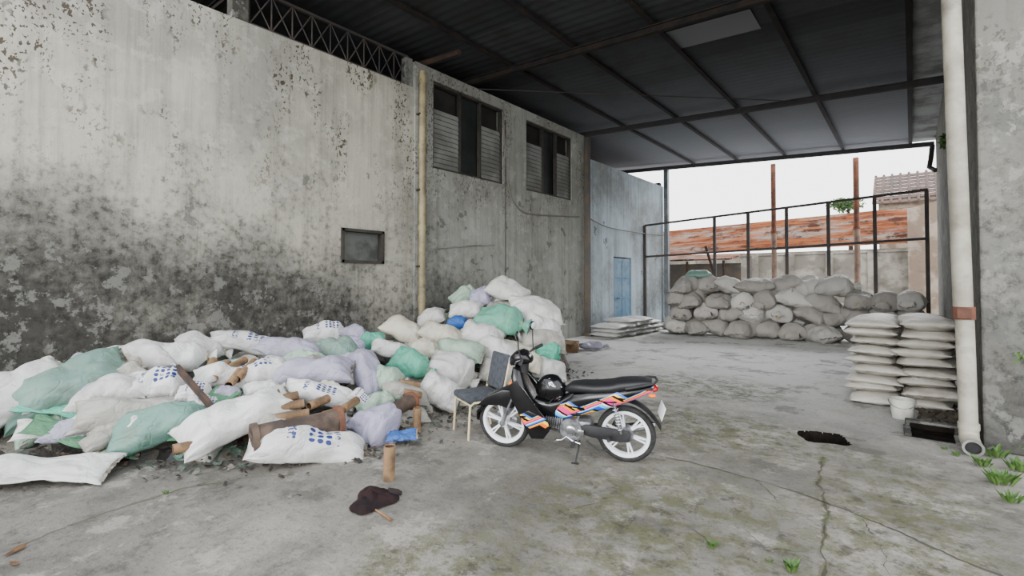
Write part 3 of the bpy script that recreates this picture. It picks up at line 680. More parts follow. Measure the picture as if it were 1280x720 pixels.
S=[
(-30,604,128,570,56,'l','white','large limp white sack lying on the floor at the left end of heap'),
(-5,525,44,462,72,'p','white','crumpled white sack at the far left edge of the heap'),
(38,522,128,445,62,'p','teal','big dusty teal sack leaning at the left end of the heap'),
(30,512,108,508,24,'l','mint','flat teal sheet sack under the big dusty teal sack'),
(55,550,160,544,28,'l','green','flat vivid green sack on the floor at the left'),
(42,545,130,528,26,'l','white','thin white sack lying on the vivid green one at left'),
(132,462,208,440,46,'p','white','puffy white sack near wall right of the big teal sack'),
(108,505,166,478,40,'p','white','white sack wedged directly right of the big teal sack'),
(125,532,204,505,40,'p','dull','greyish white sack above the long teal one at left'),
(170,490,236,468,42,'t','dots','white sack with blue print right of the puffy white sacks'),
(206,458,252,434,36,'t','white','small white sack high against the mouldy wall'),
(162,553,246,512,48,'p','teal','long dusty teal sack at front left of the heap'),
(248,545,266,492,34,'l','green','green sack folded beside the dark plank'),
(268,560,330,490,50,'p','white','bright white sack standing tilted right of the dark plank'),
(232,443,278,430,28,'t','white','white sack behind the cardboard tubes at wall'),
(275,438,352,424,26,'p','dots','flat printed white sack on the heap top below small window'),
(322,434,402,442,30,'p','lav','upper lavender grey sack on the heap top'),
(340,478,434,462,38,'p','lav','large lavender sack below the upper lavender one'),
(362,492,438,494,28,'p','dots','printed white sack under the large lavender sack'),
(340,578,438,545,44,'p','dots','white sack with blue dots at the front foot of the heap'),
(386,424,434,412,26,'t','dots','printed white sack against wall on the heap crest'),
(398,430,444,452,32,'p','teal','dusty teal sack right of the lavender sacks'),
(456,436,460,494,40,'p','lav','upright lavender sack in the middle of the heap'),
(458,516,490,555,54,'t','lav','pale lilac bag slumped at the front of the heap'),
(478,410,532,422,34,'p','cream','cream sack on top left of the tall pile'),
(452,432,480,424,24,'p','mint','small bright mint sack left of the cream top sack'),
(468,442,512,436,24,'p','white','white sack between the small mint and bright mint sacks'),
(492,446,542,470,36,'t','mint','bright mint sack in the centre of the heap'),
(466,472,502,480,36,'p','palegreen','pale green sack left of the bright mint one'),
(512,434,548,442,28,'p','cream','small cream sack over the bright mint sack'),
(538,452,598,478,44,'t','white','bulging white sack in front of the tall pile'),
(526,480,574,502,40,'p','white','white sack low beside the chair'),
(526,412,578,428,32,'p','cream','cream sack on the left slope of tall pile'),
(544,432,600,452,32,'p','palegreen','striped pale green sack across the tall pile'),
(558,406,584,403,18,'p','blue','small bright blue bag on the tall pile'),
(578,412,628,428,34,'p','white','white sack right of the blue bag'),
(600,388,658,414,44,'t','mint','large shiny mint sack near the top of the tall pile'),
(636,384,702,392,36,'p','white','large white sack at upper right of the tall pile'),
(611,356,658,374,32,'p','white','topmost white sack of the tall pile'),
(588,374,620,368,24,'t','lav','small tied pale lilac bag near the pile top'),
(568,380,598,362,22,'t','palegreen','small pale green bag at the upper left of tall pile'),
(562,390,602,386,22,'p','white','white sack just above the blue bag'),
(654,406,702,412,32,'p','white','white sack third from the top on pile right side'),
(652,424,706,428,30,'p','dull','dull white sack fourth from the top on pile right side'),
(596,434,648,446,34,'p','white','white sack under the shiny mint sack'),
(600,462,650,470,32,'p','dull','dull white sack behind the chair back'),
(670,438,700,446,26,'t','mint','mint bag sticking out on the right side of the tall pile'),
(664,460,708,466,28,'p','white','lowest white sack at the right foot of tall pile'),
(522,404,556,394,24,'p','white','white sack against wall left of the pale green bag'),
(442,496,482,498,18,'l','mint','flat mint cloth sack between the cardboard tubes'),
(306,484,342,452,34,'p','dots','printed sack standing between tubes and lavender sack'),
(262,484,302,462,30,'p','white','white sack behind the dark plank top'),
(486,500,528,488,24,'p','dull','dull white sack left of the chair seat'),
(492,546,512,541,11,'l','blue','scrap of blue sack at the front foot of the heap'),
(355,446,402,456,24,'p','palegreen','pale green sack between the two lavender sacks'),
(640,446,676,456,26,'p','cream','cream sack in the lower right of tall pile'),
(408,455,448,470,24,'p','white','white sack just left of the upright lavender sack'),
]
for q in S: heap_sack(*q)
random.seed(33)
ex=0
while ex<34:
    cx=random.uniform(60,520); top=interp([(0,470),(130,445),(280,430),(400,418),(470,415),(520,420)],cx); bot=interp([(0,540),(140,550),(350,560),(440,548),(520,510)],cx)
    cy=random.uniform(top,bot); a=random.uniform(-.9,.9); l=random.uniform(28,48)*(.55+.45*(cy-top)/(bot-top)+.15)
    colr=random.choice(['white','white','dull','dots','lav','cream','palegreen'])
    heap_sack(cx-l*math.cos(a)/2,cy+l*math.sin(a)/2,cx+l*math.cos(a)/2,cy-l*math.sin(a)/2,l*.6,random.choice('tmtn'),colr,'small crumpled '+{'white':'white','dull':'dull white','dots':'blue printed white','lav':'lavender','cream':'cream','palegreen':'pale green'}[colr]+' bag lying loose in the low part of heap','small loose '+colr+' bags on the heap',off=.12)
    ex+=1
random.seed(21)
cnt=0
while cnt<95:
    Y=random.uniform(-.3,7.9); X=random.uniform(WX+.35,interp(XF,Y)-.3)
    h=H(X,Y)
    if h<.2: continue
    n=(nrm(Vector((X,Y,0)))+Vector((random.uniform(-.35,.35),random.uniform(-.35,.35),0))).normalized(); a=random.uniform(0,6.28); d=Vector((math.cos(a),math.sin(a),0)); d=(d-n*d.dot(n)).normalized(); yv=n.cross(d)
    colr=random.choice(['dull','white','cream','dull','palegreen'] if cnt%8 else ['teal'])
    lb={'dull':'dull grey white sack wedged half buried among heap sacks','white':'white sack wedged half buried among heap sacks','cream':'cream sack wedged half buried among heap sacks','palegreen':'pale green sack wedged half buried among heap sacks','teal':'dusty teal sack wedged half buried among heap sacks'}[colr]
    place_sack(Vector((X,Y,max(.07,h-.16))),Matrix((d,yv,n)).transposed(),random.uniform(.45,.72),random.uniform(.30,.42),random.uniform(.20,.27),random.choice('mtp'),colr,lb,'half buried '+colr+' sacks in the heap',parts=True)
    cnt+=1
b=MB(); nx,ny=50,120; gr=[]
for i in range(nx+1):
    row=[]
    for j in range(ny+1):
        X=WX+.05+(3.9)*i/nx; Y=-1.5+10*j/ny; h=H(X,Y)
        z=h*.85-.10+(.09*noise.noise(Vector((X*5,Y*5,0)))+.06*noise.noise(Vector((X*13,Y*13,4)))) if h>.02 else -.05
        row.append(b.bm.verts.new((X,Y,z)))
    gr.append(row)
for i in range(nx):
    for j in range(ny): 
        if max(gr[i][j].co.z,gr[i+1][j].co.z,gr[i][j+1].co.z,gr[i+1][j+1].co.z)>-.04: b.bm.faces.new((gr[i][j],gr[i+1][j],gr[i+1][j+1],gr[i][j+1]))
bmesh.ops.delete(b.bm,geom=[v for v in b.bm.verts if not v.link_faces],context='VERTS')
tag(b.build('rubbish_mound',M['scrap'],smooth=True,ang=80),'jumbled scraps and rags filling the heap under the sacks','rubbish',kind='stuff')
b=MB(); random.seed(5)
for k in range(1500):
    Y=random.uniform(.2,7.4); X=interp(XF,Y)+random.gauss(-.08,.26); z=max(.006,H(X,Y)-.02)
    q=Euler((random.uniform(-.6,.6),random.uniform(-.6,.6),random.uniform(0,6.3))).to_matrix(); s_=random.uniform(.012,.055)
    c=Vector((X,Y,z+.012)); b.bm.faces.new([b.bm.verts.new(c+q@Vector(v)*s_) for v in ((-.6,-.3,0),(.5,-.4,.1),(.7,.3,0),(-.4,.4,.08))])
tag(b.build('litter',M['scrap'],smooth=False,fixn=False),'small scraps and dry leaves strewn along the foot of the heap','litter',kind='stuff')
def tubething(P,Q,rad,label,group='cardboard tubes in the heap',name='cardboard_tube'):
    r=empty(name,P,label=label,cat='cardboard tube',group=group); d=(Q-P).normalized(); L=(Q-P).length
    b=MB(); b.lathe(P,d,[(rad*.86,0),(rad,0),(rad,L),(rad*.86,L),(rad*.86,0)],20); b.build('shell',M['card'],r,world=True)
    b=MB(); b.lathe(P,d,[(rad*.855,L*.02),(rad*.855,L*.98)],16); b.build('inner_lining',M['cardin'],r,world=True)
TB=[(256,472,268,448),(266,474,284,454),(280,464,306,450),(296,474,318,452),(286,482,300,464),(335,512,380,504),(338,524,386,516),(334,534,372,528),(216,562,262,552),(232,550,262,540),(498,478,524,482),(504,490,526,494),(428,512,446,500),(322,500,344,492),(404,520,428,512),(386,508,410,498),(345,500,372,494)]
for k,(a,c,d,e) in enumerate(TB):
    P=march(a,c,.20);Q=march(d,e,.20)
    dv=Q-P; L=min(dv.length,.40) if dv.length>.05 else .3; Q=P+dv.normalized()*max(.2,L)
    if Q.z<.06: Q.z=.06
    if P.z<.06: P.z=.06
    tubething(P,Q,.042,'short brown cardboard tube lying among the sacks of the heap')
g=gnd(486,600); tubething(g,g+Vector((0.01,0,.275)),.046,'cardboard tube standing upright on the open floor before the heap',None)
g=gnd(521,542); tubething(g,g+Vector((0,0.005,.27)),.042,'cardboard tube standing upright at the foot of the heap by chair',None)
def bigroll(a,c,d,e,rad,off,label,fl=True):
    P=march(a,c,off);Q=march(d,e,off); ax=(Q-P).normalized(); L=min((Q-P).length,1.15); r=empty('heavy_roll',P,label=label,cat='roll')
    b=MB(); b.lathe(P,ax,[(.02,0),(rad,0),(rad,L*.3),(rad*1.02,L*.32),(rad*.9,L*.36),(rad*.9,L),(.02,L)],24); b.build('barrel',M['oldpipe'],r,world=True)
    for s_ in ((0,.05),(L*.93,L*.98)) if fl else ():
        b=MB(); b.lathe(P,ax,[(rad*.5,s_[0]),(rad*1.18,s_[0]),(rad*1.18,s_[1]),(rad*.5,s_[1])],24); b.build('flange',M['rust'] if s_[0] else M['oldpipe'],r,world=True)
bigroll(314,550,428,524,.115,.26,'long grimy brown flanged roll lying across the front of the heap')
bigroll(470,524,516,500,.085,.22,'shorter grimy brown roll lying beside the lilac bag')
b=MB(); P=march(224,462,.32);Q=march(270,515,.26); ax=(Q-P).normalized(); zz=ax.cross(Vector((1,0,0))).normalized(); m=Matrix((ax,zz.cross(ax),zz)).transposed(); b.box((P+Q)/2,((Q-P).length*1.05,.10,.035),rot=m,bev=.004); b.thing('plank',M['wood'],'dark wooden plank leaning diagonally over the sacks at left','plank')
b=MB(); g=gnd(716,441); b.box((g.x-.2,g.y+.1,.12),(.5,.4,.22),rot=(.05,.04,.5),bev=.01); b.box((g.x-.05,g.y-.15,.25),(.4,.22,.01),rot=(.3,.1,.5)); b.thing('crushed_carton',M['card'],'crushed brown cardboard carton on the floor at the right end of heap','carton',smooth=False)
g=gnd(742,437); place_sack(Vector((g.x,g.y,.1)),Euler((0,0,.8)).to_matrix(),.7,.4,.2,'t','lav','pale lilac sack on floor between carton and wall post',None)
for lay in range(4):
    for c in range(4):
        if lay==3 and c in (0,3): continue
        Y=12.5+c*.78+random.uniform(-.06,.06)
        place_sack(Vector((-6.72+random.uniform(-.05,.05),Y,.075+lay*.12)),Euler((0,0,random.uniform(-.12,.12))).to_matrix(),.9,.72,.16,'f','white','flat pale sack in the low stack below the blue door','flat sacks stacked below the blue door')
for c in range(3): place_sack(Vector((-6.5,15.9+c*.7,.09)),Euler((0,0,.3*c)).to_matrix(),.8,.5,.18,'f','dull','dull sack on the floor beside the far post','loose sacks beside the far post')
ordn=['lowest','second lowest','third from the bottom','fourth from the bottom','fifth from the bottom','fourth from the top','third from the top','second from the top','topmost']
for lay in range(9):
    for cidx,X0 in ((0,-.385),(1,.135)):
        for row,Y0 in ((0,8.25),(1,9.05)):
            lb=(f'dusty off-white sack, {ordn[lay]} in the {"left" if cidx==0 else "right"} front column beside drainpipe' if row==0 else 'dusty off-white sack in the hidden back row of the drainpipe stack')
            place_sack(Vector((X0+random.uniform(-.035,.035),Y0+random.uniform(-.05,.05),.068+lay*.120+(.02 if cidx and lay else 0))),Euler((random.uniform(-.03,.03),random.uniform(-.05,.05),R(90*random.choice((1,-1)))+random.uniform(-.10,.10))).to_matrix(),random.uniform(.80,.9),random.uniform(.57,.63),random.uniform(.150,.175),random.choice('ffm'),'stack',lb,'sacks stacked beside the right drainpipe' if row==0 else 'back row sacks of the drainpipe stack')
random.seed(11)
A=Vector((-5.75,14.35,0)); B=Vector((-1.35,15.05,0)); dirn=(B-A).normalized(); nrmf=Vector((dirn.y,-dirn.x,0))
lab={'far':'dusty dark grey bulging sack in the long heap under the fence','far2':'dusty pale grey bulging sack in the long heap under the fence'}
for row in range(2):
    for lay in range(4):
        n=7
        for c in range(n):
            cr_=random.choice(['far','far2'])
            p=A+dirn*((c+.5+(.5 if lay%2 else 0)-.25)*(B-A).length/n)-nrmf*(row*.66+lay*.08)+Vector((0,0,.22+lay*.40))+Vector((random.uniform(-.08,.08),random.uniform(-.14,.14),random.uniform(-.05,.05)))
            if random.random()<.5: ang=math.atan2(nrmf.y,nrmf.x)+random.uniform(-.5,.5)
            else: ang=math.atan2(dirn.y,dirn.x)+random.uniform(-.35,.35)+random.choice((0,math.pi))
            m=Euler((random.uniform(-.2,.2),random.uniform(-.1,.4),ang)).to_matrix()
            place_sack(p,m,random.uniform(.86,1.05),random.uniform(.66,.78),random.uniform(.48,.58),random.choice('nnm'),cr_,lab[cr_],'sacks in the long heap under the fence ('+('dark' if cr_=='far' else 'pale')+')')
p=onY(873,352,14.9); place_sack(Vector((p.x,14.9,1.78)),Euler((0,0,.4)).to_matrix(),.75,.5,.3,'m','teal','dull teal sack lying on top of the long far heap',None)
for row in range(2):
    for lay in range(3):
        for c in range(3):
            cr_=random.choice(['far','far2'])
            place_sack(Vector((-1.05+c*.50,15.1+row*.6-lay*.03,.22+lay*.42)),Euler((random.uniform(-.2,.2),random.uniform(-.1,.3),-1.4+random.uniform(-.4,.4))).to_matrix(),.84,.64,.52,random.choice('nm'),cr_,('dark' if cr_=='far' else 'pale')+' grey bulging sack in the group behind the off-white stack','sacks behind the off-white stack ('+('dark' if cr_=='far' else 'pale')+')')
# ---------------------------------------------------------------- bucket
g=gnd(1128,523); r=empty('bucket',g,label='white plastic pail standing in front of the off-white sack stack',cat='bucket')
b=MB(); b.lathe(g,(0,0,1),[(.0,.004),(.095,.004),(.122,.215),(.129,.215),(.129,.23),(.116,.23),(.09,.02),(.0,.02)],28); b.build('pail',M['bucket'],r,world=True)
b=MB(); b.tube([g+Vector((.129*math.cos(a),-.02-.09*math.sin(a),.212-.08*math.sin(a))) for a in [k*math.pi/10 for k in range(11)]],.004,6); b.build('handle',M['alloy'],r,world=True)
b=MB(); b.lathe(g,(0,0,1),[(.0,.17),(.112,.17)],24); b.build('contents',M['blockwall'],r,world=True)
b=MB(); random.seed(3)
for k in range(220):
    q=gnd(random.uniform(1146,1202),random.uniform(506,532)); s_=random.uniform(.015,.06); b.box((q.x,q.y,s_*.4),(s_,s_*.8,s_*.7),rot=(random.random(),random.random(),random.random()*6))
tag(b.build('rubble',M['soil'],smooth=False),'dark broken rubble on the ground beside the pail','rubble',kind='stuff')
# ---------------------------------------------------------------- cloth, leaves, weeds
f_=Vector((-math.sin(YAW),math.cos(YAW),0)); rt=Vector((math.cos(YAW),math.sin(YAW),0))
b=MB(); c=gnd(466,626); n=56; rows=[]; cen=b.bm.verts.new((c.x,c.y,.05))
for i in range(1,15):
    rr=i/14; ring=[]
    for k in range(n):
        a=2*math.pi*k/n; rad=(.165+.06*noise.noise(Vector((math.cos(a)*1.5,math.sin(a)*1.5,5)))+.022*math.sin(a*3+1))*rr
        p=c+rt*(math.cos(a)*rad)+f_*(math.sin(a)*rad*1.25)
        z=.04*(1-rr**3)+.05*abs(noise.noise(Vector((p.x*15,p.y*15,2))))*(1.05-rr*.7)+.006
        ring.append(b.bm.verts.new((p.x,p.y,z)))
    rows.append(ring)
for k in range(n): b.bm.faces.new((cen,rows[0][k],rows[0][(k+1)%n]))
b.skin(rows,False); bmesh.ops.solidify(b.bm,geom=b.bm.faces[:],thickness=-.004)
q=c+rt*.16+f_*.09
b.tube([c+rt*.10+f_*.06+Vector((0,0,.03)),q+Vector((0,0,.022)),q+rt*.03+Vector((0,0,.015))],[.04,.026,.014],8)
b.thing('crumpled_cloth',M['cloth_dark'],'crumpled maroon black cloth dropped on the concrete','cloth',ang=80)
p=gnd(468,638); q=gnd(489,652); b=MB(); b.tube([p+Vector((0,0,.01)),p.lerp(q,.5)+Vector((.004,0,.012)),q+Vector((0,0,.008))],[.006,.008,.010],7); b.thing('stick',M['leaf_dry'],'thin brown stick poking out from under the dropped dark cloth','stick')
def leafthing(px,py,s_,lab):
    c=gnd(px,py); b=MB(); 
    vs=[(-1,0,.1),(-.5,-.25,.15),(.3,-.3,.1),(1,0,.25),(.3,.3,.2),(-.5,.22,.1)]
    q=Euler((0,0,random.uniform(0,6))).to_matrix(); b.bm.faces.new([b.bm.verts.new(c+q@Vector(v)*s_+Vector((0,0,.004))) for v in vs]); bmesh.ops.solidify(b.bm,geom=b.bm.faces[:],thickness=.002)
    b.thing('dry_leaf',M['leaf_dry'],lab,'leaf',smooth=False)
leafthing(20,690,.07,'curled brown leaf at the bottom left corner'); leafthing(18,706,.05,'smaller dry leaf at the bottom left edge')
def weed(px,py,n,h,lab,spread=.07):
    c=gnd(px,py); b=MB()
    for k in range(n):
        a=random.uniform(0,6.28); l=h*random.uniform(.5,1.1); o_=Vector((math.cos(a),math.sin(a),0)); base=c+o_*random.uniform(0,spread); sd=Vector((-o_.y,o_.x,0))
        tip=base+o_*l*.5+Vector((0,0,l*.8)); mid=base+o_*l*.22+Vector((0,0,l*.5)); w=l*.13
        vb=b.bm.verts.new(base); v1=b.bm.verts.new(mid+sd*w); v2=b.bm.verts.new(tip); v3=b.bm.verts.new(mid-sd*w)
        b.bm.faces.new((vb,v1,v2,v3))
        b.bm.faces.new((vb,v1,b.bm.verts.new(mid+sd*w*2.8+o_*w+Vector((0,0,w))),b.bm.verts.new(mid+sd*w*1.2-o_*w)))
    b.thing('weed',M['leaf'],lab,'weed','weeds growing in the concrete',smooth=False,fixn=False)
random.seed(9)
for a,c,n,h,lab in ((890,684,30,.055,'small green weed in the crack left of bottom centre moss'),(990,714,36,.07,'green weed at the bottom edge in the long crack'),(960,702,14,.03,'tiny weed tuft left of the bottom edge weed'),(1030,578,10,.025,'tiny green tuft just below the broken pit'),(206,618,12,.04,'tiny green tuft on the floor at left'),(1252,606,46,.15,'leafy green weed cluster below right pillar'),(1228,583,30,.11,'leafy weed close to the foot of the drainpipe'),(1270,566,40,.17,'tall weed against the right pillar foot'),(1246,572,30,.13,'bushy weed between the drainpipe mouth and the tall weed'),(1275,590,34,.14,'weed at the right edge above the leafy cluster'),(1195,570,16,.06,'low weed in front of the drainpipe mouth'),(1180,562,12,.05,'small weed left of the drainpipe mouth'),(1262,628,26,.10,'weed at the right edge below the leafy cluster')):
    weed(a,c,n,h,lab,.01+h*.35)
b=MB(); leaves(b,onY(1272,446,6.3)+Vector((0,-.05,0)),(.06,.04,.05),22,.05); b.thing('wall_sprig',M['leaf'],'small green sprig growing out of the right pillar face','plant',smooth=False,fixn=False)
# ---------------------------------------------------------------- chair
g=gnd(598,540); r=empty('chair',g,(0,0,R(-112)),label='grey upholstered chair with cream tube legs behind the motorbike',cat='chair')
b=MB(); b.box((0,0,.40),(.42,.42,.07),bev=.028); b.build('seat',M['greyfab'],r)
b=MB(); b.box((-.24,0,.635),(.05,.38,.38),rot=(0,R(-12),0),bev=.022); b.build('backrest',M['greyfab'],r)
for s_ in (-1,1):
    b=MB(); b.tube([(.20,s_*.20,0),(.18,s_*.20,.33),(.14,s_*.20,.365),(-.15,s_*.20,.365)],.0125,10); b.build('leg',M['creammetal'],r)
    b=MB(); b.tube([(-.24,s_*.20,0),(-.18,s_*.20,.37),(-.20,s_*.20,.45),(-.275,s_*.20,.78)],.0125,10); b.build('leg',M['creammetal'],r)
b=MB(); b.tube([(.18,-.19,.345),(.18,.19,.345)],.01,8); b.build('stretcher',M['creammetal'],r)
b=MB(); b.tube([(-.19,-.19,.345),(-.19,.19,.345)],.01,8); b.build('stretcher',M['creammetal'],r)
# ---------------------------------------------------------------- motorbike
gr_=gnd(783,576); gf=gnd(630,557); hd=math.atan2((gf-gr_).y,(gf-gr_).x)
bk=empty('motorbike',gr_,(R(-7),0,hd),label='black underbone motorbike with orange and blue side graphics parked on its stand',cat='motorbike')
BS=.945; bk.scale=(BS,BS,BS)
def P(mb,name,mat,par=bk,ang=38,smooth=True): return mb.build(name,M[mat],par,ang=ang,smooth=smooth)
WB=1.22; RAD=.268
def wheel(cx,steer=0):
    rim=MB(); c=(cx,0,RAD)
    rim.lathe(c,(0,1,0),[(.196,-.030),(.222,-.034),(.226,-.028),(.214,-.012),(.214,.012),(.226,.028),(.222,.034),(.196,.030),(.190,.012),(.190,-.012)],40,True)
    rim.cyl((cx,-.045,RAD),(cx,.045,RAD),.045,seg=20)
    for k in range(6):
        a=2*math.pi*k/6+.3
        for da in (-.10,.10):
            i=Vector((math.cos(a)*.035,0,math.sin(a)*.035)); o_=Vector((math.cos(a+da)*.20,0,math.sin(a+da)*.20)); q=(o_-i).normalized(); w=Vector((-q.z,0,q.x))*.0075
            cc=Vector(c); vs=[]
            for p_,th in ((i,.018),(o_,.011)):
                for sy in (-1,1):
                    for sw in (-1,1): vs.append(rim.bm.verts.new(cc+p_+w*sw*(1.2 if p_ is i else .8)+Vector((0,sy*th,0))))
            for f in ((0,1,3,2),(4,6,7,5),(0,4,5,1),(2,3,7,6),(0,2,6,4),(1,5,7,3)): rim.bm.faces.new([vs[z] for z in f])
    w_=P(rim,'wheel','rim')
    ty=MB(); pr=[]
    for k in range(14):
        a=2*math.pi*k/14; pr.append((.244+.030*math.cos(a)*(.8 if math.cos(a)<0 else 1),.036*math.sin(a)))
    ty.lathe(c,(0,1,0),pr,48,True); P(ty,'tyre','tyre',w_,80)
    d=MB()
    if cx>.5:
        d.lathe((cx,-.055,RAD),(0,1,0),[(.06,-.002),(.115,-.002),(.115,.002),(.06,.002)],30,True); P(d,'brake_disc','chrome',w_)
    else:
        d.lathe((cx,0,RAD),(0,1,0),[(.0,-.06),(.07,-.055),(.075,.0),(.07,.05),(0,.055)],26); P(d,'brake_drum','alloy',w_)
    return w_
wheel(0); wheel(WB)
HX_,HZ_=WB-.235,.80
for s_ in (-1,1):
    b=MB(); b.cyl((WB,s_*.068,RAD),(WB-.055,s_*.068,RAD+.13),.022); b.cyl((WB-.05,s_*.068,RAD+.12),(HX_+.01,s_*.062,HZ_-.05),.016); b.ball((WB,s_*.068,RAD),(.03,.018,.03)); P(b,'fork_leg','alloy')
b=MB(); rows=[]
for k in range(19):
    a=R(-2)+R(168)*k/18; rr=.292+(.02 if k<3 else 0); w=.062*(1-.55*max(0,(3-k)/3))*(1-.3*max(0,(k-15)/3)); ring=[]
    for j in range(9):
        t_=-1+2*j/8; ring.append(b.bm.verts.new((WB+math.cos(a)*(rr-.045*t_*t_*1.0),w*t_,RAD+math.sin(a)*(rr-.045*t_*t_))))
    rows.append(ring)
b.skin(rows,False,False); bmesh.ops.solidify(b.bm,geom=b.bm.faces[:],thickness=.004); P(b,'front_fender','blk',ang=60)
b=MB(); b.prism([(WB+.27,.43),(WB+.16,.54),(WB-.02,.62),(WB-.13,.62),(WB-.13,.44),(WB-.06,.43),(WB+.02,.47),(WB+.14,.45)],-.078,.078,.012); P(b,'fender_side','blk')
b=MB(); b.loft([(1.03,0,.86,.8,.6,.03,.05),(1.04,0,.82,.85,.5,.06,.09),(1.03,0,.74,.9,.42,.085,.125),(.99,0,.64,.92,.38,.10,.150),(.94,0,.53,.94,.34,.115,.165),(.885,0,.42,.95,.3,.12,.165),(.84,0,.33,.97,.22,.11,.15),(.81,0,.25,1,.1,.085,.12),(.80,0,.21,1,0,.05,.09)],28,3.0); P(b,'leg_shield','blk',ang=60)
for s_ in (-1,1):
    b=MB(); b.prism([(1.10,.70),(1.02,.76),(.93,.66),(.83,.52),(.72,.40),(.70,.28),(.76,.20),(.88,.19),(.95,.30),(1.0,.44),(1.07,.56)],s_*.155,s_*.172,.006); P(b,'side_fairing','blk')
    b=MB(); b.prism([(.99,.42),(.90,.47),(.80,.43),(.72,.40),(.70,.34),(.77,.28),(.87,.28),(.95,.33)],s_*.168,s_*.176,.002); P(b,'fairing_decal','graphic')
    b=MB(); b.ball((1.10,s_*.075,.70),(.03,.035,.02),(0,.6,0)); P(b,'front_indicator','orangel')
b=MB(); b.loft([(.90,0,.93,0,1,.03,.06),(.94,0,.95,0,1,.055,.10),(1.0,0,.955,0,1,.07,.125),(1.06,0,.94,0,1,.07,.11),(1.10,0,.92,0,1,.055,.085),(1.12,0,.91,0,1,.03,.05)],24,2.8); P(b,'handlebar_cowl','blk',ang=60)
b=MB(); b.ball((1.095,0,.915),(.045,.075,.045),(0,.35,0)); P(b,'headlight','lens')
b=MB(); b.cyl((.99,0,.80),(.97,0,.92),.045); P(b,'steering_neck','mblk')
b=MB(); b.tube([(.90,-.34,.985),(.93,-.22,.985),(.98,-.08,.96),(.98,.08,.96),(.93,.22,.985),(.90,.34,.985)],.011,10); P(b,'handlebar','mblk')
for s_ in (-1,1):
    b=MB(); b.cyl((.925,s_*.24,.986),(.897,s_*.355,.986),.017,seg=14); P(b,'grip','mblk')
    b=MB(); b.tube([(.95,s_*.20,.975),(.985,s_*.25,.965),(.955,s_*.35,.955)],.006,6); P(b,'brake_lever','chrome')
    b=MB(); b.tube([(.945,s_*.2,.99),(.955,s_*.225,1.08),(.955,s_*.235,1.19)],.007,6); m_=P(b,'mirror','mblk')
    b=MB(); b.ball((.955,s_*.24,1.22),(.022,.055,.045),(s_*.2,0,s_*.35)); P(b,'mirror_housing','blk',m_)
    b=MB(); b.ball((.942,s_*.24,1.22),(.012,.047,.037),(s_*.2,0,s_*.35)); P(b,'mirror_glass','lens',m_)
b=MB(); b.loft([(.90,0,.52,0,1,.04,.06),(.82,0,.47,0,1,.085,.085),(.70,0,.455,0,1,.095,.085),(.60,0,.48,0,1,.11,.09),(.50,0,.53,0,1,.12,.10),(.40,0,.58,0,1,.10,.10)],24,3); P(b,'centre_cover','blk',ang=60)
b=MB(); b.loft([(.66,0,.44,0,1,.06,.085),(.58,0,.475,0,1,.10,.108),(.46,0,.53,0,1,.125,.125),(.32,0,.575,0,1,.12,.135),(.16,0,.615,0,1,.10,.135),(0,0,.66,0,1,.078,.125),(-.14,0,.70,0,1,.055,.105),(-.26,0,.735,0,1,.03,.07)],28,3); P(b,'tail_body','graphic',ang=60)
b=MB(); b.loft([(.56,0,.66,.3,1,.02,.05),(.50,0,.685,.15,1,.045,.085),(.40,0,.70,0,1,.045,.115),(.26,0,.705,0,1,.045,.13),(.12,0,.725,0,1,.045,.135),(.04,0,.745,0,1,.05,.13),(-.08,0,.765,0,1,.045,.12),(-.18,0,.78,0,1,.035,.10),(-.24,0,.785,0,1,.02,.07)],26,3); P(b,'seat','seatm',ang=60)
b=MB(); b.tube([(-.02,-.125,.74),(-.2,-.13,.79),(-.27,-.09,.80),(-.29,0,.80),(-.27,.09,.80),(-.2,.13,.79),(-.02,.125,.74)],.012,10); P(b,'grab_rail','mblk')
b=MB(); b.ball((-.26,0,.73),(.04,.075,.032),(0,-.2,0)); P(b,'tail_light','redl')
for s_ in (-1,1):
    b=MB(); b.ball((-.25,s_*.1,.69),(.035,.03,.02)); P(b,'rear_indicator','orangel')
b=MB(); rows=[]
for k in range(12):
    t_=k/11; x_=.02-.34*t_; z_=.62-.03*t_-.22*t_**2.6; w=.065
    rows.append([b.bm.verts.new((x_,w*q,z_-.02*q*q)) for q in (-1,-.5,0,.5,1)])
b.skin(rows,False,False); bmesh.ops.solidify(b.bm,geom=b.bm.faces[:],thickness=.005); P(b,'rear_mudguard','mblk',ang=60)
b=MB(); b.box((-.325,.02,.53),(.006,.22,.12),rot=(0,R(-18),R(12)),bev=.002); P(b,'number_plate','plate')
for s_ in (-1,1):
    b=MB(); b.cyl((0,s_*.085,RAD),(.40,s_*.075,.30),.016); P(b,'swingarm','mblk')
    b=MB(); b.cyl((.03,s_*.12,.31),(.09,s_*.125,.60),.012); m_=P(b,'shock_absorber','chrome')
    b=MB(); pts=[]
    for k in range(72):
        t_=k/71; a=t_*2*math.pi*8; cc=Vector((.035,s_*.12,.35)).lerp(Vector((.082,s_*.125,.56)),t_); pts.append(cc+Vector((math.cos(a)*.024,math.sin(a)*.024,0)))
    b.tube(pts,.0045,5); P(b,'spring','chrome',m_)
b=MB(); b.prism([(-.06,.30),(-.03,.335),(.1,.345),(.36,.36),(.42,.33),(.42,.27),(.3,.24),(.05,.225),(-.04,.235)],.088,.112,.008); P(b,'chain_case','mblk')
b=MB(); b.cyl((.50,-.13,.30),(.50,.125,.30),.105,seg=30); b.box((.42,0,.31),(.22,.19,.15),bev=.03); b.cyl((.50,.125,.30),(.50,.14,.30),.075,seg=26); P(b,'crankcase','alloy')
b=MB()
for k in range(8): b.box((.60+.022*k,0,.325+.004*k),(.008,.15,.13-.004*k),rot=(0,R(-10),0),bev=.002)
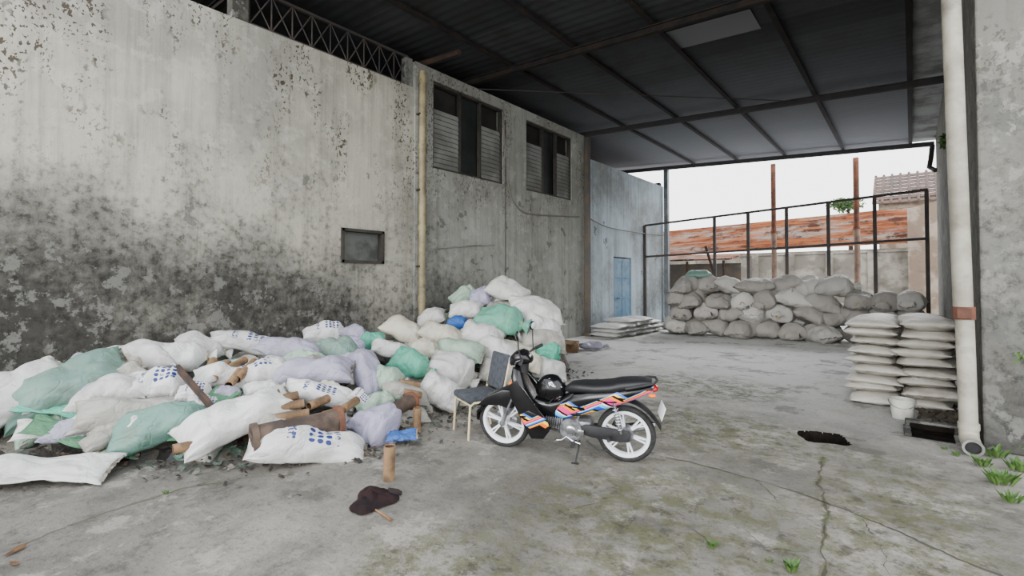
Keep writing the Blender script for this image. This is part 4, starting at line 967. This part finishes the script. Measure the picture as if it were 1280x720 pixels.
b.box((.68,0,.34),(.2,.10,.085),rot=(0,R(-10),0),bev=.01); b.box((.80,0,.36),(.06,.12,.11),bev=.015); P(b,'cylinder','alloy')
b=MB(); b.ball((.50,.142,.30),(.05,.012,.05)); b.box((.42,.13,.28),(.10,.02,.07),bev=.008); P(b,'engine_cover','chrome')
b=MB(); b.tube([(.78,-.02,.30),(.76,-.06,.22),(.66,-.10,.17),(.45,-.13,.17),(.25,-.14,.20)],.014,10); m_=P(b,'exhaust_pipe','alloy')
b=MB(); b.lathe((.26,-.145,.20),(-.60,-.02,.13),[(.0,0),(.025,.0),(.045,.06),(.045,.48),(.03,.53),(.0,.53)],22); P(b,'muffler','chrome',m_)
b=MB(); b.lathe((.16,-.192,.22),(-.60,0,.13),[(.02,0),(.035,.01),(.035,.26),(.02,.27)],14); P(b,'heat_guard','mblk',m_)
b=MB(); b.tube([(.46,-.22,.20),(.46,.22,.20)],.011,8)
for s_ in (-1,1): b.cyl((.46,s_*.16,.20),(.46,s_*.25,.20),.019,seg=12)
P(b,'footrest','mblk')
for s_ in (-1,1):
    b=MB(); b.cyl((.14,s_*.13,.27),(.13,s_*.22,.28),.014,seg=10); P(b,'pillion_peg','mblk')
b=MB(); b.tube([(.54,.14,.24),(.58,.17,.215),(.64,.175,.21)],.007,8); b.cyl((.635,.155,.21),(.635,.21,.21),.012,seg=10); b.tube([(.54,.14,.24),(.47,.17,.215),(.40,.175,.20)],.007,8); P(b,'gear_lever','chrome')
b=MB(); b.tube([(.42,.10,.20),(.43,.17,.10),(.44,.225,.032)],.009,8); b.box((.44,.235,.03),(.07,.03,.008)); P(b,'side_stand','mblk')
b=MB(); b.tube([(.36,-.10,.19),(.25,-.11,.12),(.16,-.12,.13)],.009,8); b.tube([(.36,.08,.19),(.25,.09,.12),(.16,.1,.13)],.009,8); P(b,'centre_stand','mblk')
bkm=Matrix.Translation(bk.location)@bk.rotation_euler.to_matrix().to_4x4()
hl=bkm@(Vector((.70,.03,.665))*BS); r=empty('helmet',hl,(R(-5),R(-12),hd+.5),label='glossy black helmet with white markings resting before the motorbike seat',cat='helmet')
b=MB(); bmesh.ops.create_uvsphere(b.bm,u_segments=32,v_segments=22,radius=.128,matrix=Matrix.Diagonal((1.08,.96,1.0,1)))
dl=[v for v in b.bm.verts if v.co.z<-.095 or (v.co.x>.055 and -.10<v.co.z<.028 and abs(v.co.y)<.095)]
bmesh.ops.delete(b.bm,geom=dl,context='VERTS'); bmesh.ops.solidify(b.bm,geom=b.bm.faces[:],thickness=.012); b.build('shell',M['helmet'],r)
b=MB(); rows=[]
for k in range(9):
    z=.035-.11*k/8; rows.append([b.bm.verts.new((math.cos(a)*.145*(1-.6*(z+.01)**2/.02),math.sin(a)*.13,z)) for a in [R(-58)+R(116)*j/14 for j in range(15)]])
b.skin(rows,False,False); bmesh.ops.solidify(b.bm,geom=b.bm.faces[:],thickness=.003); b.build('visor',M['blk'],r)
b=MB(); b.ball((0,0,-.01),(.108,.10,.10)); b.build('lining',M['mblk'],r)
b=MB(); b.tube([(.0,.11,-.07),(.02,.08,-.13),(.03,0,-.15),(.02,-.08,-.13),(0,-.11,-.07)],.006,6); b.build('chin_strap',M['mblk'],r)
# ---------------------------------------------------------------- light
w=bpy.data.worlds.new('sky'); scene.world=w; w.use_nodes=True; nt=w.node_tree; bg=nt.nodes['Background']
tc=nt.nodes.new('ShaderNodeTexCoord'); sp=nt.nodes.new('ShaderNodeSeparateXYZ'); nt.links.new(tc.outputs['Generated'],sp.inputs[0])
mr=nt.nodes.new('ShaderNodeValToRGB'); nt.links.new(sp.outputs[2],mr.inputs[0]); mr.color_ramp.elements[0].color=(.99,.995,1,1); mr.color_ramp.elements[1].color=(.88,.92,1,1)
nt.links.new(mr.outputs[0],bg.inputs[0]); bg.inputs[1].default_value=4.2
def sun(name,dirv,e,ang,col=(1,1,1)):
    sd=bpy.data.lights.new(name,'SUN'); sd.energy=e; sd.angle=R(ang); sd.color=col; so=bpy.data.objects.new(name,sd); COL.objects.link(so)
    so.rotation_euler=Vector(dirv).to_track_quat('-Z','Y').to_euler(); so.location=(2,-5,8)
sun('low_fill',(-.08,1,-.22),2.4,28,(1,.99,.975))  # added fill sun, low from behind the camera, brightens under the roof
sun('far_fill',(-.16,-1,-.55),5.0,30,(.96,.98,1))  # added fill sun through the far opening, brightens the rear floor
